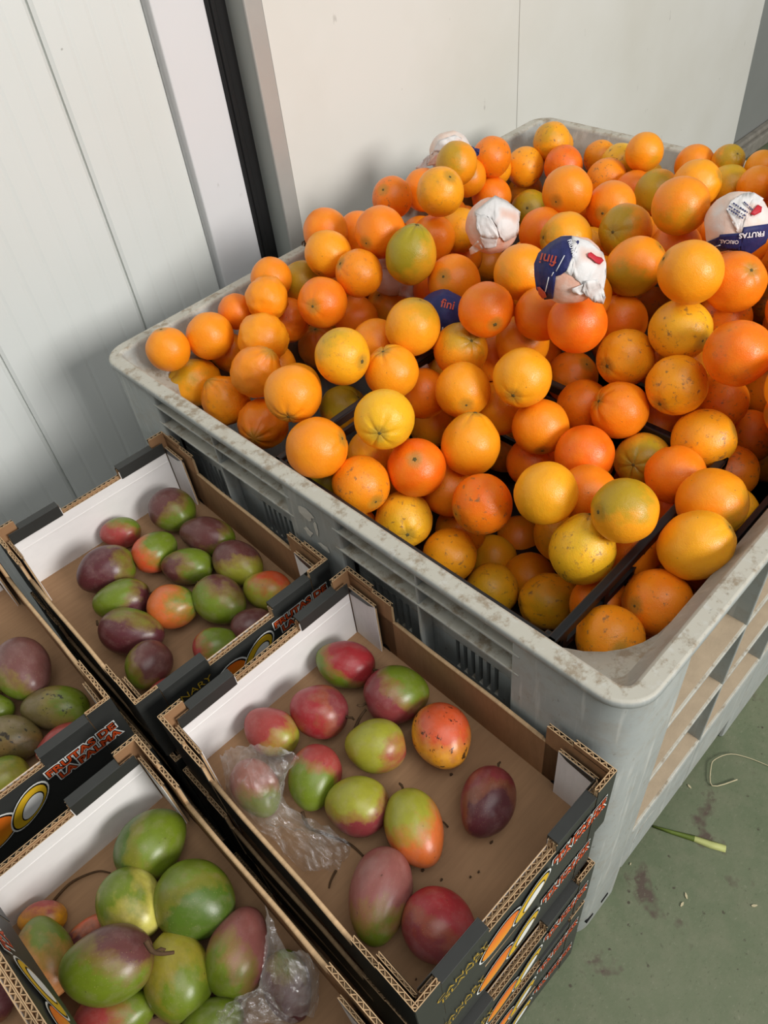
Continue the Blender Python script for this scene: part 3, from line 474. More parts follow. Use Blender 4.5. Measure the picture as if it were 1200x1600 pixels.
BURIED=[((1.057,0.0903,0.8279),0),((0.8902,0.1501,0.8279),0),((1.11,0.2661,0.8278),0),((0.7513,0.2124,0.8276),0),((0.7954,0.1052,0.8276),0),((1.022,0.3313,0.8274),0),((0.9725,0.2334,0.8272),0),((1.087,0.1708,0.827),0),((0.9764,0.1089,0.8269),0),((0.8915,0.2711,0.8264),0),((1.107,0.3533,0.8258),0),((0.5649,0.0943,0.8253),0),((0.6951,0.0875,0.8249),0),((0.4829,0.0838,0.8237),0),((0.7655,0.3067,0.8225),1),((0.6483,0.163,0.8218),0),((0.8337,0.2125,0.8196),0),((0.6571,0.3245,0.8141),1),((0.5353,0.43,0.8039),1),((0.8285,0.3566,0.8037),1),((0.9561,0.3053,0.7856),0),((0.7833,0.4264,0.7849),1),((1.036,0.2331,0.7811),0),((0.7226,0.1479,0.7809),0),((0.8936,0.0853,0.7802),0),((1.025,0.1521,0.7746),0),((0.6301,0.0835,0.7739),0),((0.5548,0.531,0.7728),1),((0.6336,0.4665,0.7722),1),((1.112,0.0903,0.767),0),((0.9241,0.3944,0.7665),1),((0.9435,0.1903,0.7656),0),((0.8033,0.1547,0.7645),0),((0.832,0.6446,0.7637),1),((0.864,0.4455,0.763),1),((1.118,0.3086,0.7595),0),((0.7147,0.3084,0.7594),1),((0.7275,0.5497,0.758),1),((0.8759,0.3176,0.7532),1),((1.113,0.1855,0.7525),0),((0.5355,0.0899,0.7464),0),((0.8756,0.2294,0.745),0),((0.7673,0.085,0.7435),0),((0.7515,0.626,0.7431),1),((1.034,0.3058,0.743),0),((0.8439,0.5223,0.7422),1),((0.6153,0.5915,0.7387),1),((0.7687,0.363,0.7383),1),((0.9691,0.089,0.7383),0),((0.5861,0.8897,0.7378),1),((0.991,0.4274,0.7364),1),((1.085,0.3758,0.735),1),((0.7759,0.4855,0.7274),1),((0.8904,0.6854,0.7264),1),((0.8949,0.6055,0.7245),1),((0.9233,0.4875,0.7233),1),((0.7496,0.8959,0.7222),1),((0.8841,0.1428,0.722),0),((0.5235,0.7277,0.7205),1),((0.696,0.4835,0.7192),1),((0.5769,0.2713,0.7186),1),((0.6776,0.1256,0.7185),0),((0.4492,0.8921,0.7185),1),((0.5772,0.467,0.7173),1),((0.5254,0.5912,0.7146),1),((0.6639,0.8927,0.7143),1),((1.07,0.1288,0.708),0),((1.065,0.5475,0.7071),1),((0.996,0.2127,0.7063),0),((0.7908,0.2062,0.7043),0),((0.6824,0.2569,0.7042),1),((1.108,0.2508,0.704),0),((0.8512,0.3967,0.7024),1),((0.4422,0.6631,0.7011),1),((0.966,0.729,0.697),1),((0.6065,0.0901,0.6959),0),((0.8123,0.6066,0.6951),1),((0.6901,0.5933,0.6944),1),((0.8338,0.087,0.6863),0),((0.3493,0.7291,0.6857),1),((0.2033,0.75,0.6856),1),((0.7525,0.6914,0.6846),1),((1.065,0.8301,0.6842),1),((0.9891,0.5161,0.6841),1),((0.5856,0.8229,0.6825),1),((0.5717,0.6694,0.6819),1),((1.108,0.4427,0.6813),1),((0.6143,0.3297,0.681),1),((0.5333,0.9113,0.6803),1),((0.6222,0.4145,0.68),1),((0.6084,0.5312,0.6792),1),((0.9305,0.4044,0.6771),1),((0.7661,0.1293,0.6767),0),((0.9508,0.1506,0.6752),0),((1.008,0.3722,0.6744),1),((0.9551,0.6357,0.6737),1),((0.2277,0.8469,0.6727),1),((0.9312,0.2433,0.6672),0),((1.095,0.6153,0.6671),1),((0.7295,0.3147,0.6669),1),((0.8231,0.9174,0.6667),1),((0.8661,0.1953,0.6662),0),((0.8833,0.5295,0.6656),1),((1.07,0.3076,0.6653),0),((1.071,0.7437,0.665),1),((1.03,0.6746,0.6642),1),((0.7573,0.5295,0.6638),1),((0.534,0.5068,0.6631),1),((0.3449,0.6526,0.6626),1),((1.014,0.0971,0.6613),0),((0.5841,0.745,0.6604),1),((0.8462,0.7082,0.66),1),((0.4157,0.606,0.6474),1),((0.6129,0.2373,0.6472),1),((0.4098,0.0965,0.6465),1),((0.822,0.3479,0.6459),1),((0.6311,0.6145,0.6459),1),((0.6252,0.8894,0.6446),1),((1.025,0.4474,0.6444),1),((0.6838,0.4636,0.6428),1),((0.4706,0.7226,0.6428),1),((0.4482,0.9165,0.6411),1),((0.7089,0.9135,0.6409),1),((0.6492,0.6978,0.6406),1),((1.103,0.5289,0.6405),1),((0.3245,0.0854,0.6327),1),((0.344,0.2324,0.6222),1),((0.4063,0.3174,0.6192),1),((0.4339,0.5156,0.6183),1),((0.2457,0.5936,0.6133),1),((0.4174,0.1694,0.5989),1),((0.4429,0.4072,0.5964),1),((0.0893,0.5171,0.5951),1),((0.1466,0.589,0.5868),1),((0.2239,0.5242,0.581),1),((0.4556,0.0902,0.5809),1),((0.3372,0.1656,0.5778),1),((0.2919,0.4776,0.5745),1),((0.4542,0.2501,0.5732),1),((0.4531,0.585,0.5723),1),((0.3516,0.3176,0.5604),1),((0.3696,0.0916,0.5539),1),((0.4423,0.3364,0.5448),1)]
MANGOES=[
('A',(-0.0565,0.7937,0.5738),(-0.2756,0.9613,0),0.0412,0.0375,'pu2','gr',(0.2275,-0.8587,-0.4593),0.10,1,'brown-purple mango with a green right flank, in the back corner of the rear crate'),
('A',(-0.1396,0.8315,0.5634),(-0.6293,0.7771,0),0.0336,0.0262,'pk','gr',(0.7745,0.0454,0.6309),0.45,0,'small pink-red mango with a green top against the white rear panel'),
('A',(-0.127,0.7439,0.5694),(-0.9925,0.1219,0),0.0372,0.0327,'ro','gr',(0.8537,-0.412,0.3184),0.00,0,'mango half orange-red and half green in the middle of the rear crate'),
('A',(-0.201,0.766,0.5757),(-0.866,0.5,0),0.0444,0.0391,'pu','gr',(0.9033,-0.4124,0.1184),0.75,0,'dark plum mango with a split in its skin, leftmost in the rear crate'),
('A',(-0.0523,0.7071,0.5688),(-0.3256,0.9455,0),0.0477,0.0320,'gr','pu2',(-0.3938,0.2999,0.8689),0.10,0,'green mango with a mauve left end, by the long cardboard wall'),
('A',(-0.1111,0.681,0.5668),(-0.6947,0.7193,0),0.0413,0.0299,'gr','pu2',(-0.9061,0.1485,0.3961),0.55,0,'plain green mango lying level at the centre of the rear crate'),
('A',(-0.0559,0.6198,0.5705),(-0.1392,0.9903,0),0.0454,0.0337,'pu2','yg',(-0.4785,-0.8084,-0.3429),0.20,0,'purple mango with a yellow-green base touching the long wall of the rear crate'),
('A',(-0.2156,0.7007,0.5696),(0.866,-0.5,-0),0.0432,0.0329,'gr','pu',(0.5422,-0.8281,-0.1424),0.50,1,'bright green mango with a dark red stem end, left half of the rear crate'),
('A',(-0.1719,0.6292,0.5709),(-0.4848,0.8746,0),0.0371,0.0343,'or2','gr',(0.6423,-0.7017,0.3084),0.55,0,'round orange-red blushed mango below the level green one'),
('A',(-0.1197,0.5833,0.5733),(0.0175,0.9998,0),0.0438,0.0362,'gr','pu2',(0.6031,0.1124,0.7897),0.60,1,'large green mango with a short stem on its left, right half of the rear crate'),
('A',(-0.0597,0.547,0.5676),(-0.5592,0.829,0),0.0375,0.0307,'yg','ro',(0.5567,-0.0823,0.8266),0.55,0,'yellow-green mango with red freckled back beside the white corner flap'),
('A',(-0.2388,0.6371,0.5725),(-0.4226,0.9063,0),0.0489,0.0353,'pu','gr',(0.6994,0.2549,0.6677),0.70,1,'glossy dark purple mango with a stem pointing left'),
('A',(-0.2533,0.5696,0.5733),(0.9613,0.2756,0),0.0348,0.0323,'gr','pu2',(0.7025,-0.4283,0.5684),0.10,0,'green and mauve mango in front of the glossy purple one'),
('A',(-0.1702,0.5303,0.5644),(-0.8572,0.515,0),0.0314,0.0273,'pk','gr',(0.6686,-0.5407,0.5105),0.10,0,'small red and green mango half hidden by the front fold of the rear crate'),
('A',(-0.1133,0.5208,0.5622),(-0.9135,0.4067,0),0.0302,0.0250,'pu2','pu2',(-0.6494,-0.6609,-0.3762),0.90,0,'mauve mango peeking over the front fold of the rear crate'),
('A',(-0.2594,0.5203,0.5602),(-0.9063,0.4226,0),0.0297,0.0228,'pk','pu2',(-0.6325,-0.7103,-0.3087),0.20,0,'reddish mango tucked in the near corner of the rear crate'),
('C',(-0.377,0.6949,0.5792),(0.225,0.9744,0),0.0519,0.0382,'pu5','gr',(-0.7844,-0.603,-0.1452),0.60,1,'tall dark plum mango with a green tip, in the left crate'),
('C',(-0.375,0.6137,0.5678),(-0.5878,0.809,0),0.0464,0.0309,'br','gr',(0.811,-0.5351,0.2366),0.30,0,'brown-green mango with a sooty stem end, in the left crate'),
('C',(-0.4362,0.6146,0.5681),(-0.4067,0.9135,0),0.0396,0.0308,'br','br2',(-0.2326,-0.9647,-0.1238),0.40,0,'bruised olive-brown mango behind the lettered panel'),
('C',(-0.3957,0.5665,0.56),(-0.9976,0.0698,0),0.0335,0.0226,'pk','pk',(-0.6005,-0.7509,-0.2749),0.90,0,'rosy pink mango behind the red lettering'),
('C',(-0.4751,0.572,0.5666),(-0.9781,0.2079,0),0.0355,0.0297,'yg','gr',(0.6198,0.4722,0.6268),0.60,0,'pale green mango at the left picture edge, left crate'),
('C',(-0.4248,0.7371,0.5639),(-0.3907,0.9205,0),0.0328,0.0268,'gr','br',(0.8812,-0.4508,-0.1424),0.60,0,'green mango cut by the picture edge beside the tall plum one'),
('C',(-0.4398,0.6824,0.5631),(-0.6561,0.7547,0),0.0330,0.0259,'gr','gr',(-0.5787,-0.7487,-0.3234),0.90,0,'bright green mango, only its right edge showing in the left crate'),
('B',(-0.0722,0.3664,0.5693),(0.5,-0.866,-0),0.0417,0.0326,'gr','re',(0.6663,-0.4429,0.5999),0.00,1,'red and green mango in the back corner of the middle crate'),
('B',(-0.0611,0.2811,0.5748),(-0.8988,0.4384,0),0.0418,0.0385,'pu3','gr',(0.7498,-0.3202,0.579),0.35,1,'large maroon mango with a green top right, by the long wall of the middle crate'),
('B',(-0.1439,0.3396,0.5717),(0.515,-0.8572,-0),0.0386,0.0351,'re','pu3',(0.6911,-0.6641,0.2851),0.50,1,'crimson mango with its stem scar facing down'),
('B',(-0.2025,0.367,0.5669),(-0.2924,0.9563,0),0.0386,0.0300,'pk','yg',(0.1564,-0.9609,-0.2287),0.45,0,'pink mango with a yellow-green right tip against the white panel'),
('B',(-0.1286,0.2517,0.5704),(-0.788,0.6157,0),0.0377,0.0337,'yg','pk',(0.329,-0.9434,-0.0421),0.75,0,'pale yellow-green mango at the centre of the middle crate'),
('B',(-0.0662,0.1991,0.5739),(0.6293,0.7771,0),0.0405,0.0375,'oy','ro',(0.3625,-0.1236,0.9238),0.35,0,'golden-orange mango with black spots'),
('B',(-0.206,0.2797,0.5697),(0.8988,0.4384,0),0.0391,0.0330,'pk','gr',(-0.8434,-0.5087,0.1726),0.10,0,'pink-topped green mango beside the clear plastic bag'),
('B',(-0.2612,0.3236,0.5655),(0.0872,0.9962,0),0.0390,0.0285,'pk2','gr',(-0.4086,-0.898,-0.1631),0.30,0,'dull pink and green mango inside the clear plastic bag'),
('B',(-0.1954,0.2153,0.5715),(-0.3746,0.9272,0),0.0377,0.0349,'pu3','yg',(0.2274,0.5175,0.8249),0.15,0,'maroon mango with a yellow-green top, right of the plastic bag'),
('B',(-0.1698,0.1491,0.5706),(0.5299,0.848,0),0.0447,0.0340,'or2','yg',(0.1781,0.6534,0.7358),0.35,1,'egg-shaped mango fading from green to orange-red, short stem on top'),
('B',(-0.0909,0.107,0.5691),(0.9063,0.4226,0),0.0417,0.0323,'pu3','pu',(-0.5264,-0.705,0.4753),0.30,1,'solitary maroon mango near the white corner flap'),
('B',(-0.2472,0.1272,0.5713),(0.8746,0.4848,0),0.0499,0.0348,'pu4','gr',(-0.8399,-0.5415,-0.0362),0.55,0,'large mauve mango with a bright green lower tip'),
('B',(-0.2264,0.06,0.5734),(-0.4848,0.8746,0),0.0400,0.0370,'re','pu3',(-0.9276,-0.0567,0.3693),0.60,1,'bright crimson streaked mango in the near corner of the middle crate'),
('D',(-0.3873,0.3587,0.5745),(0.9613,0.2756,0),0.0426,0.0381,'dg','gr',(0.6637,-0.5992,0.4477),0.20,0,'dark green mango against the white panel of the front crate'),
('D',(-0.3878,0.2687,0.5784),(-0.5592,0.829,0),0.0451,0.0418,'gr','dg',(-0.1717,-0.8993,0.4022),0.30,0,'big round green mango by the long wall of the front crate'),
('D',(-0.4396,0.3156,0.5821),(0.1219,0.9925,0),0.0407,0.0347,'yg2','gr',(-0.0932,0.3941,0.9143),0.50,0,'pale yellow-green mango with a cracked line down its front'),
('D',(-0.532,0.3445,0.5732),(0.1045,0.9945,0),0.0437,0.0302,'or3','gr',(0.6512,0.5327,0.5406),0.45,0,'orange-pink mango with a green shoulder, left in the front crate'),
('D',(-0.4853,0.3303,0.5584),(-0.8829,0.4695,0),0.0299,0.0208,'pu','ro',(0.3863,0.6509,0.6535),0.75,0,'purple mango wedged under the pale cracked one'),
('D',(-0.4859,0.2713,0.607),(0.866,-0.5,-0),0.0469,0.0371,'gr','pu2',(0.9318,0.1504,0.3303),0.35,1,'large green mango with a mauve back and a twig at its end'),
('D',(-0.4436,0.2265,0.5721),(0.2419,0.9703,0),0.0438,0.0356,'yg3','gr',(-0.0582,-0.9253,0.3747),0.40,0,'olive-yellow mango at the centre of the front crate'),
('D',(-0.3871,0.1977,0.5699),(0.788,0.6157,0),0.0436,0.0332,'pu4','gr',(-0.8747,-0.3533,0.3319),0.45,0,'dusty pink mango with a green lower left, by the plastic bag'),
('D',(-0.5098,0.2456,0.5642),(-0.788,0.6157,0),0.0407,0.0271,'gr','pk',(-0.6826,0.2718,0.6783),0.40,0,'green and pink mango at the bottom edge below the twig'),
('D',(-0.445,0.1696,0.5603),(-0.829,0.5592,0),0.0323,0.0229,'gr','gr',(-0.6383,-0.7688,0.0389),0.90,0,'green mango cut by the bottom edge of the picture'),
('D',(-0.3716,0.1384,0.562),(0.4067,0.9135,0),0.0346,0.0248,'pu','gr',(0.6145,0.4931,0.6159),0.70,0,'dark red mango wrapped in clear plastic near the long wall'),
('D',(-0.5175,0.3914,0.5562),(-0.682,0.7314,0),0.0273,0.0185,'oy','pk',(0.6277,0.4135,0.6595),0.60,0,'yellow-orange mango sliver behind the orange-pink one'),
('E',(-0.5595,0.29,0.69),(0.2756,0.9613,0),0.0267,0.0194,'pu','pu',(-0.561,-0.8265,-0.0477),0.90,0,'dark plum mango in the raised crate at the lower left corner')]
# ------------------------------------------------------------------ setting
YW = 1.25
fl = MB().box(-3.2, 4.6, -4.6, YW+.05, -.05, 0).build('floor', 'green_floor'); struct(fl, 'worn green painted concrete floor', 'floor')
wl = empty('wall_left', (0, YW, 0)); struct(wl, 'white ribbed insulated panel wall behind the mango crates', 'wall')
wb = MB().box(-3.2, .40, .012, .06, 0, 2.6).build('wall_core', 'wall_panel', wl)
# narrow vertical planks between shallow ribs; a dark open seam at every sixth plank
pitch = .0475; xs = .203
k = -72; first = True
while xs+k*pitch < .36:
    x0 = xs+k*pitch; x1 = min(x0+pitch, .398); g0 = .0022 if k % 6 == 0 else .0; g1 = .0022 if (k+1) % 6 == 0 else .0
    dep = .0
    v = [(x0+g0, .014, 0), (x0+g0, .0045 if g0 else .0016, 0), (x0+.006+g0, 0, 0), (x1-.006-g1, 0, 0), (x1-g1, .0045 if g1 else .0016, 0), (x1-g1, .014, 0)]
    if x1 > -2.4:
        n_ = len(v); vs = v+[(a, b_, 2.6) for a, b_, c_ in v]
        MB().add(vs, [(i, i+1, n_+i+1, n_+i) for i in range(n_-1)]+[tuple(range(n_, 2*n_))]).build('panel', 'wall_panel', wl)
    k += 1
MB().box(.30, .3975, .0135, .016, 0, 2.6).build('seam_backing', 'rubber', wl)
tr = MB().box(.401, .508, YW-.016, YW+.04, 0, 2.6).build('trim_1', 'trim_panel', None, .003); struct(tr, 'smooth white vertical jamb trim between ribbed wall and black seal', 'trim')
gs = MB().box(.508, .548, YW-.024, YW+.04, 0, 2.6).box(.512, .522, YW-.03, YW-.02, 0, 2.6).build('trim_2', 'rubber', None, .002); struct(gs, 'black rubber door seal strip', 'trim')
wr = empty('wall_right', (0, YW, 0)); struct(wr, 'wall beyond the sliding door, shade painted into its grey', 'wall')
MB().box(.548, 4.6, .0, .06, 0, 2.6).build('wall_core', 'shaded_wall', wr)
MB().box(2.716, 2.79, -.02, .0, 0, 2.6).build('grey_strip', 'door_edge', wr)  # narrow grey strip past the door's right end
kb = MB().box(2.80, 4.6, YW-.045, YW, 0, .055).box(2.84, 4.6, YW-.03, YW-.001, .055, .075).build('baseboard_right', 'concrete_kerb', None, .006); struct(kb, 'chipped pale concrete kerb at the wall foot', 'kerb')
dr = empty('door_1', (.546, 1.17, .03)); struct(dr, 'white sliding cold-room door with a metal edge', 'door')
MB().box(0, 2.17, .0015, .08, 0, 2.5, 0).build('core', 'door_edge', dr, .002)
MB().box(.0385, .785, -.0005, .004, 0.01, 2.5).build('panel', 'door_panel', dr)
MB().box(.7875, 2.17, -.0005, .004, 0.01, 2.5).build('panel', 'door_panel', dr)
MB().box(-.001, .037, -.003, .004, 0, 2.5).build('edge_profile', 'aluminium', dr, .002)
# ------------------------------------------------------------------ orange bin
BL, BW, BH = 1.2, 1.0, .76     # along x, along y, height
bin_ = empty('pallet_bin', (0, 0, 0)); tag(bin_, 'grey ribbed plastic pallet bin heaped with oranges', 'bin')
def rrect(off, rad, n=8):
    x0, x1, y0, y1 = off, BL-off, off, BW-off; pts = []
    for cx, cy, a0 in ((x1-rad, y1-rad, 0), (x0+rad, y1-rad, 90), (x0+rad, y0+rad, 180), (x1-rad, y0+rad, 270)):
        for i in range(n+1):
            a = math.radians(a0+90*i/n); pts.append((cx+rad*math.cos(a), cy+rad*math.sin(a)))
    return pts
def loft(mb, rings, mi=0, smooth=True):
    n = len(rings[0]); vs = [v for r in rings for v in r]; fs = []
    for i in range(len(rings)-1):
        for k in range(n): fs.append((i*n+k, i*n+(k+1) % n, (i+1)*n+(k+1) % n, (i+1)*n+k))
    mb.add(vs, fs, mi, smooth)
def ring(off, rad, z): return [(x, y, z) for x, y in rrect(off, rad)]
mb = MB(); loft(mb, [ring(.02, .03, .748), ring(.0015, .044, .748), ring(0, .045, .75), ring(0, .045, .757), ring(.0018, .0435, .7595), ring(.004, .042, .76)])
loft(mb, [ring(.004, .042, .76), ring(.0205, .016, .76)], 0, False)
loft(mb, [ring(.0205, .016, .76), ring(.0235, .014, .7588), ring(.0255, .012, .754), ring(.032, .012, .732), ring(.047, .03, .708)])
mb.build('rim', 'bin_plastic', bin_)
mb = MB(); loft(mb, [ring(.047, .03, .708), ring(.050, .115, .700), ring(.056, .115, .45), ring(.06, .11, .19)])
r0 = ring(.06, .11, .19); mb.add(r0, [tuple(range(len(r0)))])
mb.build('inner_wall', 'bin_plastic', bin_)
mb = MB(); loft(mb, [ring(.02, .03, .749), ring(.022, .03, .72), ring(.036, .03, .70), ring(.04, .03, .12)]); mb.build('outer_skin', 'bin_plastic', bin_)
# corner pillars (rounded L) with feet
def pillar(fx, fy, lx, ly):
    pts = []; r = .045; t = .024
    for i in range(9):
        a = math.radians(180+90*i/8); pts.append((r+.004+r*math.cos(a), r+.004+r*math.sin(a)))
    pts = [(.004, ly)]+pts+[(lx, .004), (lx, t), (t, t), (t, ly)]
    def put(z0, z1, name, s=0):
        P_ = [(x if not fx else BL-x, y if not fy else BW-y) for x, y in pts]
        m_ = MB(); m_.prism(P_, z0, z1, 0, False); o = m_.build(name, 'bin_plastic', bin_, .004)
        for f_ in o.data.polygons: f_.use_smooth = True
        return o
    return put(.0, .749, 'corner_pillar')
near_pillar = pillar(0, 0, .122, .152); pillar(0, 1, .122, .15); pillar(1, 0, .122, .152); pillar(1, 1, .122, .15)
for px_, py_ in ((.035, .004), (.078, .004)):   # drain slots on near foot, black patches painted for their shade
    MB().box(px_, px_+.018, py_-.0015, py_+.002, .045, .052).build('foot_slot', 'slot_shade', near_pillar)
# sides: s = along, d = depth inward
def side(name, T):
    def bx(s0, s1, d0, d1, z0, z1, nm, mat='bin_plastic', bev=.0015):
        a = T(s0, d0); b_ = T(s1, d1)
        return MB().box(min(a[0], b_[0]), max(a[0], b_[0]), min(a[1], b_[1]), max(a[1], b_[1]), z0, z1).build(nm, mat, bin_, bev)
    return bx
fx = side('front', lambda s, d: (d, s))
def slot_panel(bx, s0, s1, slots, z0, z1, depth):
    # recessed panel split around vent slots so that slots open onto a black sheet standing for inner shade
    zt0, zt1 = .565, .625
    bx(s0, s1, depth, depth+.01, z0, zt0, 'side_panel'); bx(s0, s1, depth, depth+.01, zt1, z1, 'side_panel')
    cur = s0
    for c0 in slots:
        for i in range(6):
            a = c0+i*.0125
            bx(cur, a, depth, depth+.01, zt0, zt1, 'slot_bar', 'bin_plastic', 0); cur = a+.0065
    bx(cur, s1, depth, depth+.01, zt0, zt1, 'slot_bar', 'bin_plastic', 0)
    bx(s0, s1, depth+.0105, depth+.012, zt0-.005, zt1+.005, 'slot_shade_sheet', 'slot_shade', 0)
for s0, s1, vr, slots in ((.152, .43, .294, (.185, .335)), (.54, .85, .70, (.575, .74))):
    slot_panel(fx, s0, s1, slots, .10, .700, .026)
    for z in (.722, .686): fx(s0-.012, s1+.012, .003, .034 if z < .7 else .021, z-.002, z+.002, 'rib')
    fx(vr-.002, vr+.002, .004, .026, .10, .749, 'rib')
    fx(s0, s1, .004, .036, .10, .25, 'bottom_beam', 'bin_plastic', .004)
mp = fx(.43, .54, .004, .022, .0, .749, 'middle_pillar', 'bin_plastic', .004)
gx = side('right', lambda s, d: (s, d))
def lattice(bx, ya):
    for z in (.575, .43, .262):
        rb_ = bx(.118, 1.082, .004, .042, z-.0025, z+.0025, 'rib')
        bx(.12, 1.08, .008, .038, z+.0026, z+.0036, 'rib_dust', 'bin_shelf_dust', 0).parent = rb_
    for x in (.315, .515, .715, .915): bx(x-.002, x+.002, .004, .038, .10, .70, 'rib'); bx(x-.002, x+.002, .004, .021, .70, .749, 'rib')
    bx(.118, 1.082, .004, .04, .10, .26, 'bottom_beam', 'bin_plastic', .008)
    bx(.50, .70, .006, .09, .0, .10, 'foot', 'bin_plastic', .006)
    bx(.118, 1.082, .006, .022, .728, .732, 'rib')
lattice(gx, 0)
lattice(side('left', lambda s, d: (s, BW-d)), 1)
bkx = side('back', lambda s, d: (BL-d, s))
for s0, s1 in ((.152, .43), (.54, .85)):
    bkx(s0, s1, .026, .036, .10, .70, 'side_panel')
    for z in (.722, .686): bkx(s0-.012, s1+.012, .003, .021, z-.002, z+.002, 'rib')
bkx(.43, .54, .004, .022, .0, .749, 'middle_pillar')
# arched drain mouth cut into the beam face near the corner
ar = MB(); n = 10
pts = [(.175+.032*math.cos(math.pi*i/n), .175+.04*math.sin(math.pi*i/n)) for i in range(n+1)]
ar.add([(x, .0035, z) for x, z in pts]+[(x, .02, z) for x, z in pts], [(i, i+1, n+1+i+1, n+1+i) for i in range(n)]+[tuple(range(n+1))])
ar.build('drain_mouth', 'bin_plastic', bin_)
MB().box(.06, BL-.06, .06, BW-.06, .10, .19).build('bin_floor', 'bin_plastic', bin_)
# worn label remains on middle pillar
random.seed(5)
def patch(cy, cz, w_, h_, n=11, par=None):
    m_ = MB(); pts = []
    for i in range(n):
        a = 2*math.pi*i/n; q_ = random.uniform(.55, 1.1)
        pts.append((.0032, cy+w_*math.cos(a)*q_, cz+h_*math.sin(a)*q_))
    m_.add(pts+[(.0028, cy, cz)], [(i, (i+1) % n, n) for i in range(n)]); m_.build('label_residue', 'label_residue', mp)
patch(.494, .715, .018, .012); patch(.478, .698, .006, .016); patch(.498, .678, .011, .010); patch(.470, .665, .012, .008)
# dry flakes caught on the rim by the door edge
random.seed(3); dl = MB()
for i in range(16):
    x = .43+random.random()*.085; y = .993+random.uniform(-.006, .008); r = random.uniform(.003, .009); a0 = random.uniform(0, 6.28)
    dl.add([(x+r*math.cos(a0+j*1.05)*random.uniform(.4, 1.2), y+r*.6*math.sin(a0+j*1.05), .7605+random.uniform(0, .012)) for j in range(6)]+[(x, y, .766)], [(j, (j+1) % 6, 6) for j in range(6)])
dl = dl.build('dry_leaf_scraps', 'crumb'); tag(dl, 'dry brown leaf scraps on the rim beside the metal door edge', 'debris', None, 'stuff')
# black crates standing inside the bin
def black_crate(x0, x1, y0, y1, z0, z1, label):
    cr = empty('plastic_crate', ((x0+x1)/2, (y0+y1)/2, z0)); tag(cr, label, 'crate', 'black crates inside the bin')
    hx, hy, H = (x1-x0)/2, (y1-y0)/2, z1-z0
    MB().box(-hx, hx, -hy, -hy+.012, H-.016, H).box(-hx, hx, hy-.012, hy, H-.016, H).box(-hx, -hx+.012, -hy, hy, H-.016, H).box(hx-.012, hx, -hy, hy, H-.016, H).build('top_rail', 'black_plastic', cr, .002)
    for sx_ in (-1, 1):
        for sy_ in (-1, 1):
            MB().box(sx_*hx-(.02 if sx_ > 0 else 0), sx_*hx+(.02 if sx_ < 0 else 0), sy_*hy-(.02 if sy_ > 0 else 0), sy_*hy+(.02 if sy_ < 0 else 0), 0, H-.004).build('corner_post', 'black_plastic', cr, .002)
    for sy_ in (-1, 1):
        y = sy_*(hy-.005)
        for z in (.02, .07, .12, H-.045): MB().box(-hx+.01, hx-.01, y-.003, y+.003, z, z+.012).build('slat', 'black_plastic', cr)
        n = max(3, int(2*hx/.07))
        for i in range(n): MB().box(-hx+.03+i*(2*hx-.06)/(n-1)-.004, -hx+.03+i*(2*hx-.06)/(n-1)+.004, y-.004, y+.004, .0, H-.014).build('upright', 'black_plastic', cr)
    for sx_ in (-1, 1):
        x = sx_*(hx-.005)
        for z in (.02, .07, .12, H-.045): MB().box(x-.003, x+.003, -hy+.01, hy-.01, z, z+.012).build('slat', 'black_plastic', cr)
        n = max(3, int(2*hy/.07))
        for i in range(n): MB().box(x-.004, x+.004, -hy+.03+i*(2*hy-.06)/(n-1)-.004, -hy+.03+i*(2*hy-.06)/(n-1)+.004, .0, H-.014).build('upright', 'black_plastic', cr)
    MB().box(-hx+.01, hx-.01, -hy+.01, hy-.01, 0, .006).build('base', 'black_plastic', cr)
    return cr
black_crate(.0565, .464, .134, .64, .45, .692, 'black slatted plastic crate with its rail near the near corner of the bin')
sp_ = empty('crate_panel', (.5, .062, .42)); tag(sp_, 'black slatted plastic panel standing along the right rim inside the bin', 'crate panel')
MB().box(-.2, .2, -.004, .004, .245, .26).build('top_rail', 'black_plastic', sp_, .001)
for z in (.03, .08, .13, .18, .215): MB().box(-.2, .2, -.003, .003, z, z+.014).build('slat', 'black_plastic', sp_)
for i in range(7): MB().box(-.198+i*.065, -.190+i*.065, -.005, .005, 0, .25).build('upright', 'black_plastic', sp_)

# ------------------------------------------------------------------ oranges
def orange_mesh(name, crease=0.0, ncr=6, neck=0.0, dimple=.06, lump=0.0, seed=0, nu=40, nv=26):
    vs = []; fs = []
    for j in range(1, nv):
        th = math.pi*j/nv
        for i in range(nu):
            ph = 2*math.pi*i/nu; d = Vector((math.sin(th)*math.cos(ph), math.sin(th)*math.sin(ph), math.cos(th)))
            r = 1.0
            tt = th
            r -= dimple*math.exp(-(tt/.20)**2)
            r -= crease*math.exp(-((tt-.42)/.34)**2)*max(0, math.cos(ncr*ph+.3*math.sin(3*ph)))**6
            r += neck*math.exp(-(tt/.45)**2)
            r -= .03*math.exp(-((math.pi-tt)/.3)**2)
            r += .012*noise.noise(d*1.7+Vector((seed*7.1, 3, 1)))*2
            if lump: r += lump*noise.noise(d*3.3+Vector((seed*3.3, 9, 2)))
            vs.append(d*r)
    top = len(vs); vs.append(Vector((0, 0, 1-dimple*.9+neck-.0))); bot = len(vs); vs.append(Vector((0, 0, -.97)))
    for j in range(nv-2):
        for i in range(nu): fs.append((j*nu+i, (j+1)*nu+i, (j+1)*nu+(i+1) % nu, j*nu+(i+1) % nu))
    for i in range(nu): fs.append((top, i, (i+1) % nu)); fs.append((bot, (nv-2)*nu+(i+1) % nu, (nv-2)*nu+i))
    return MB().add(vs, fs, 0, True).mesh(name, ['orange_skin'])
OM = [orange_mesh('orange_round', .0, 6, 0, .05, 0, 1), orange_mesh('orange_soft', .025, 5, 0, .05, .015, 2), orange_mesh('orange_plain', .0, 6, .02, .06, .012, 3)]
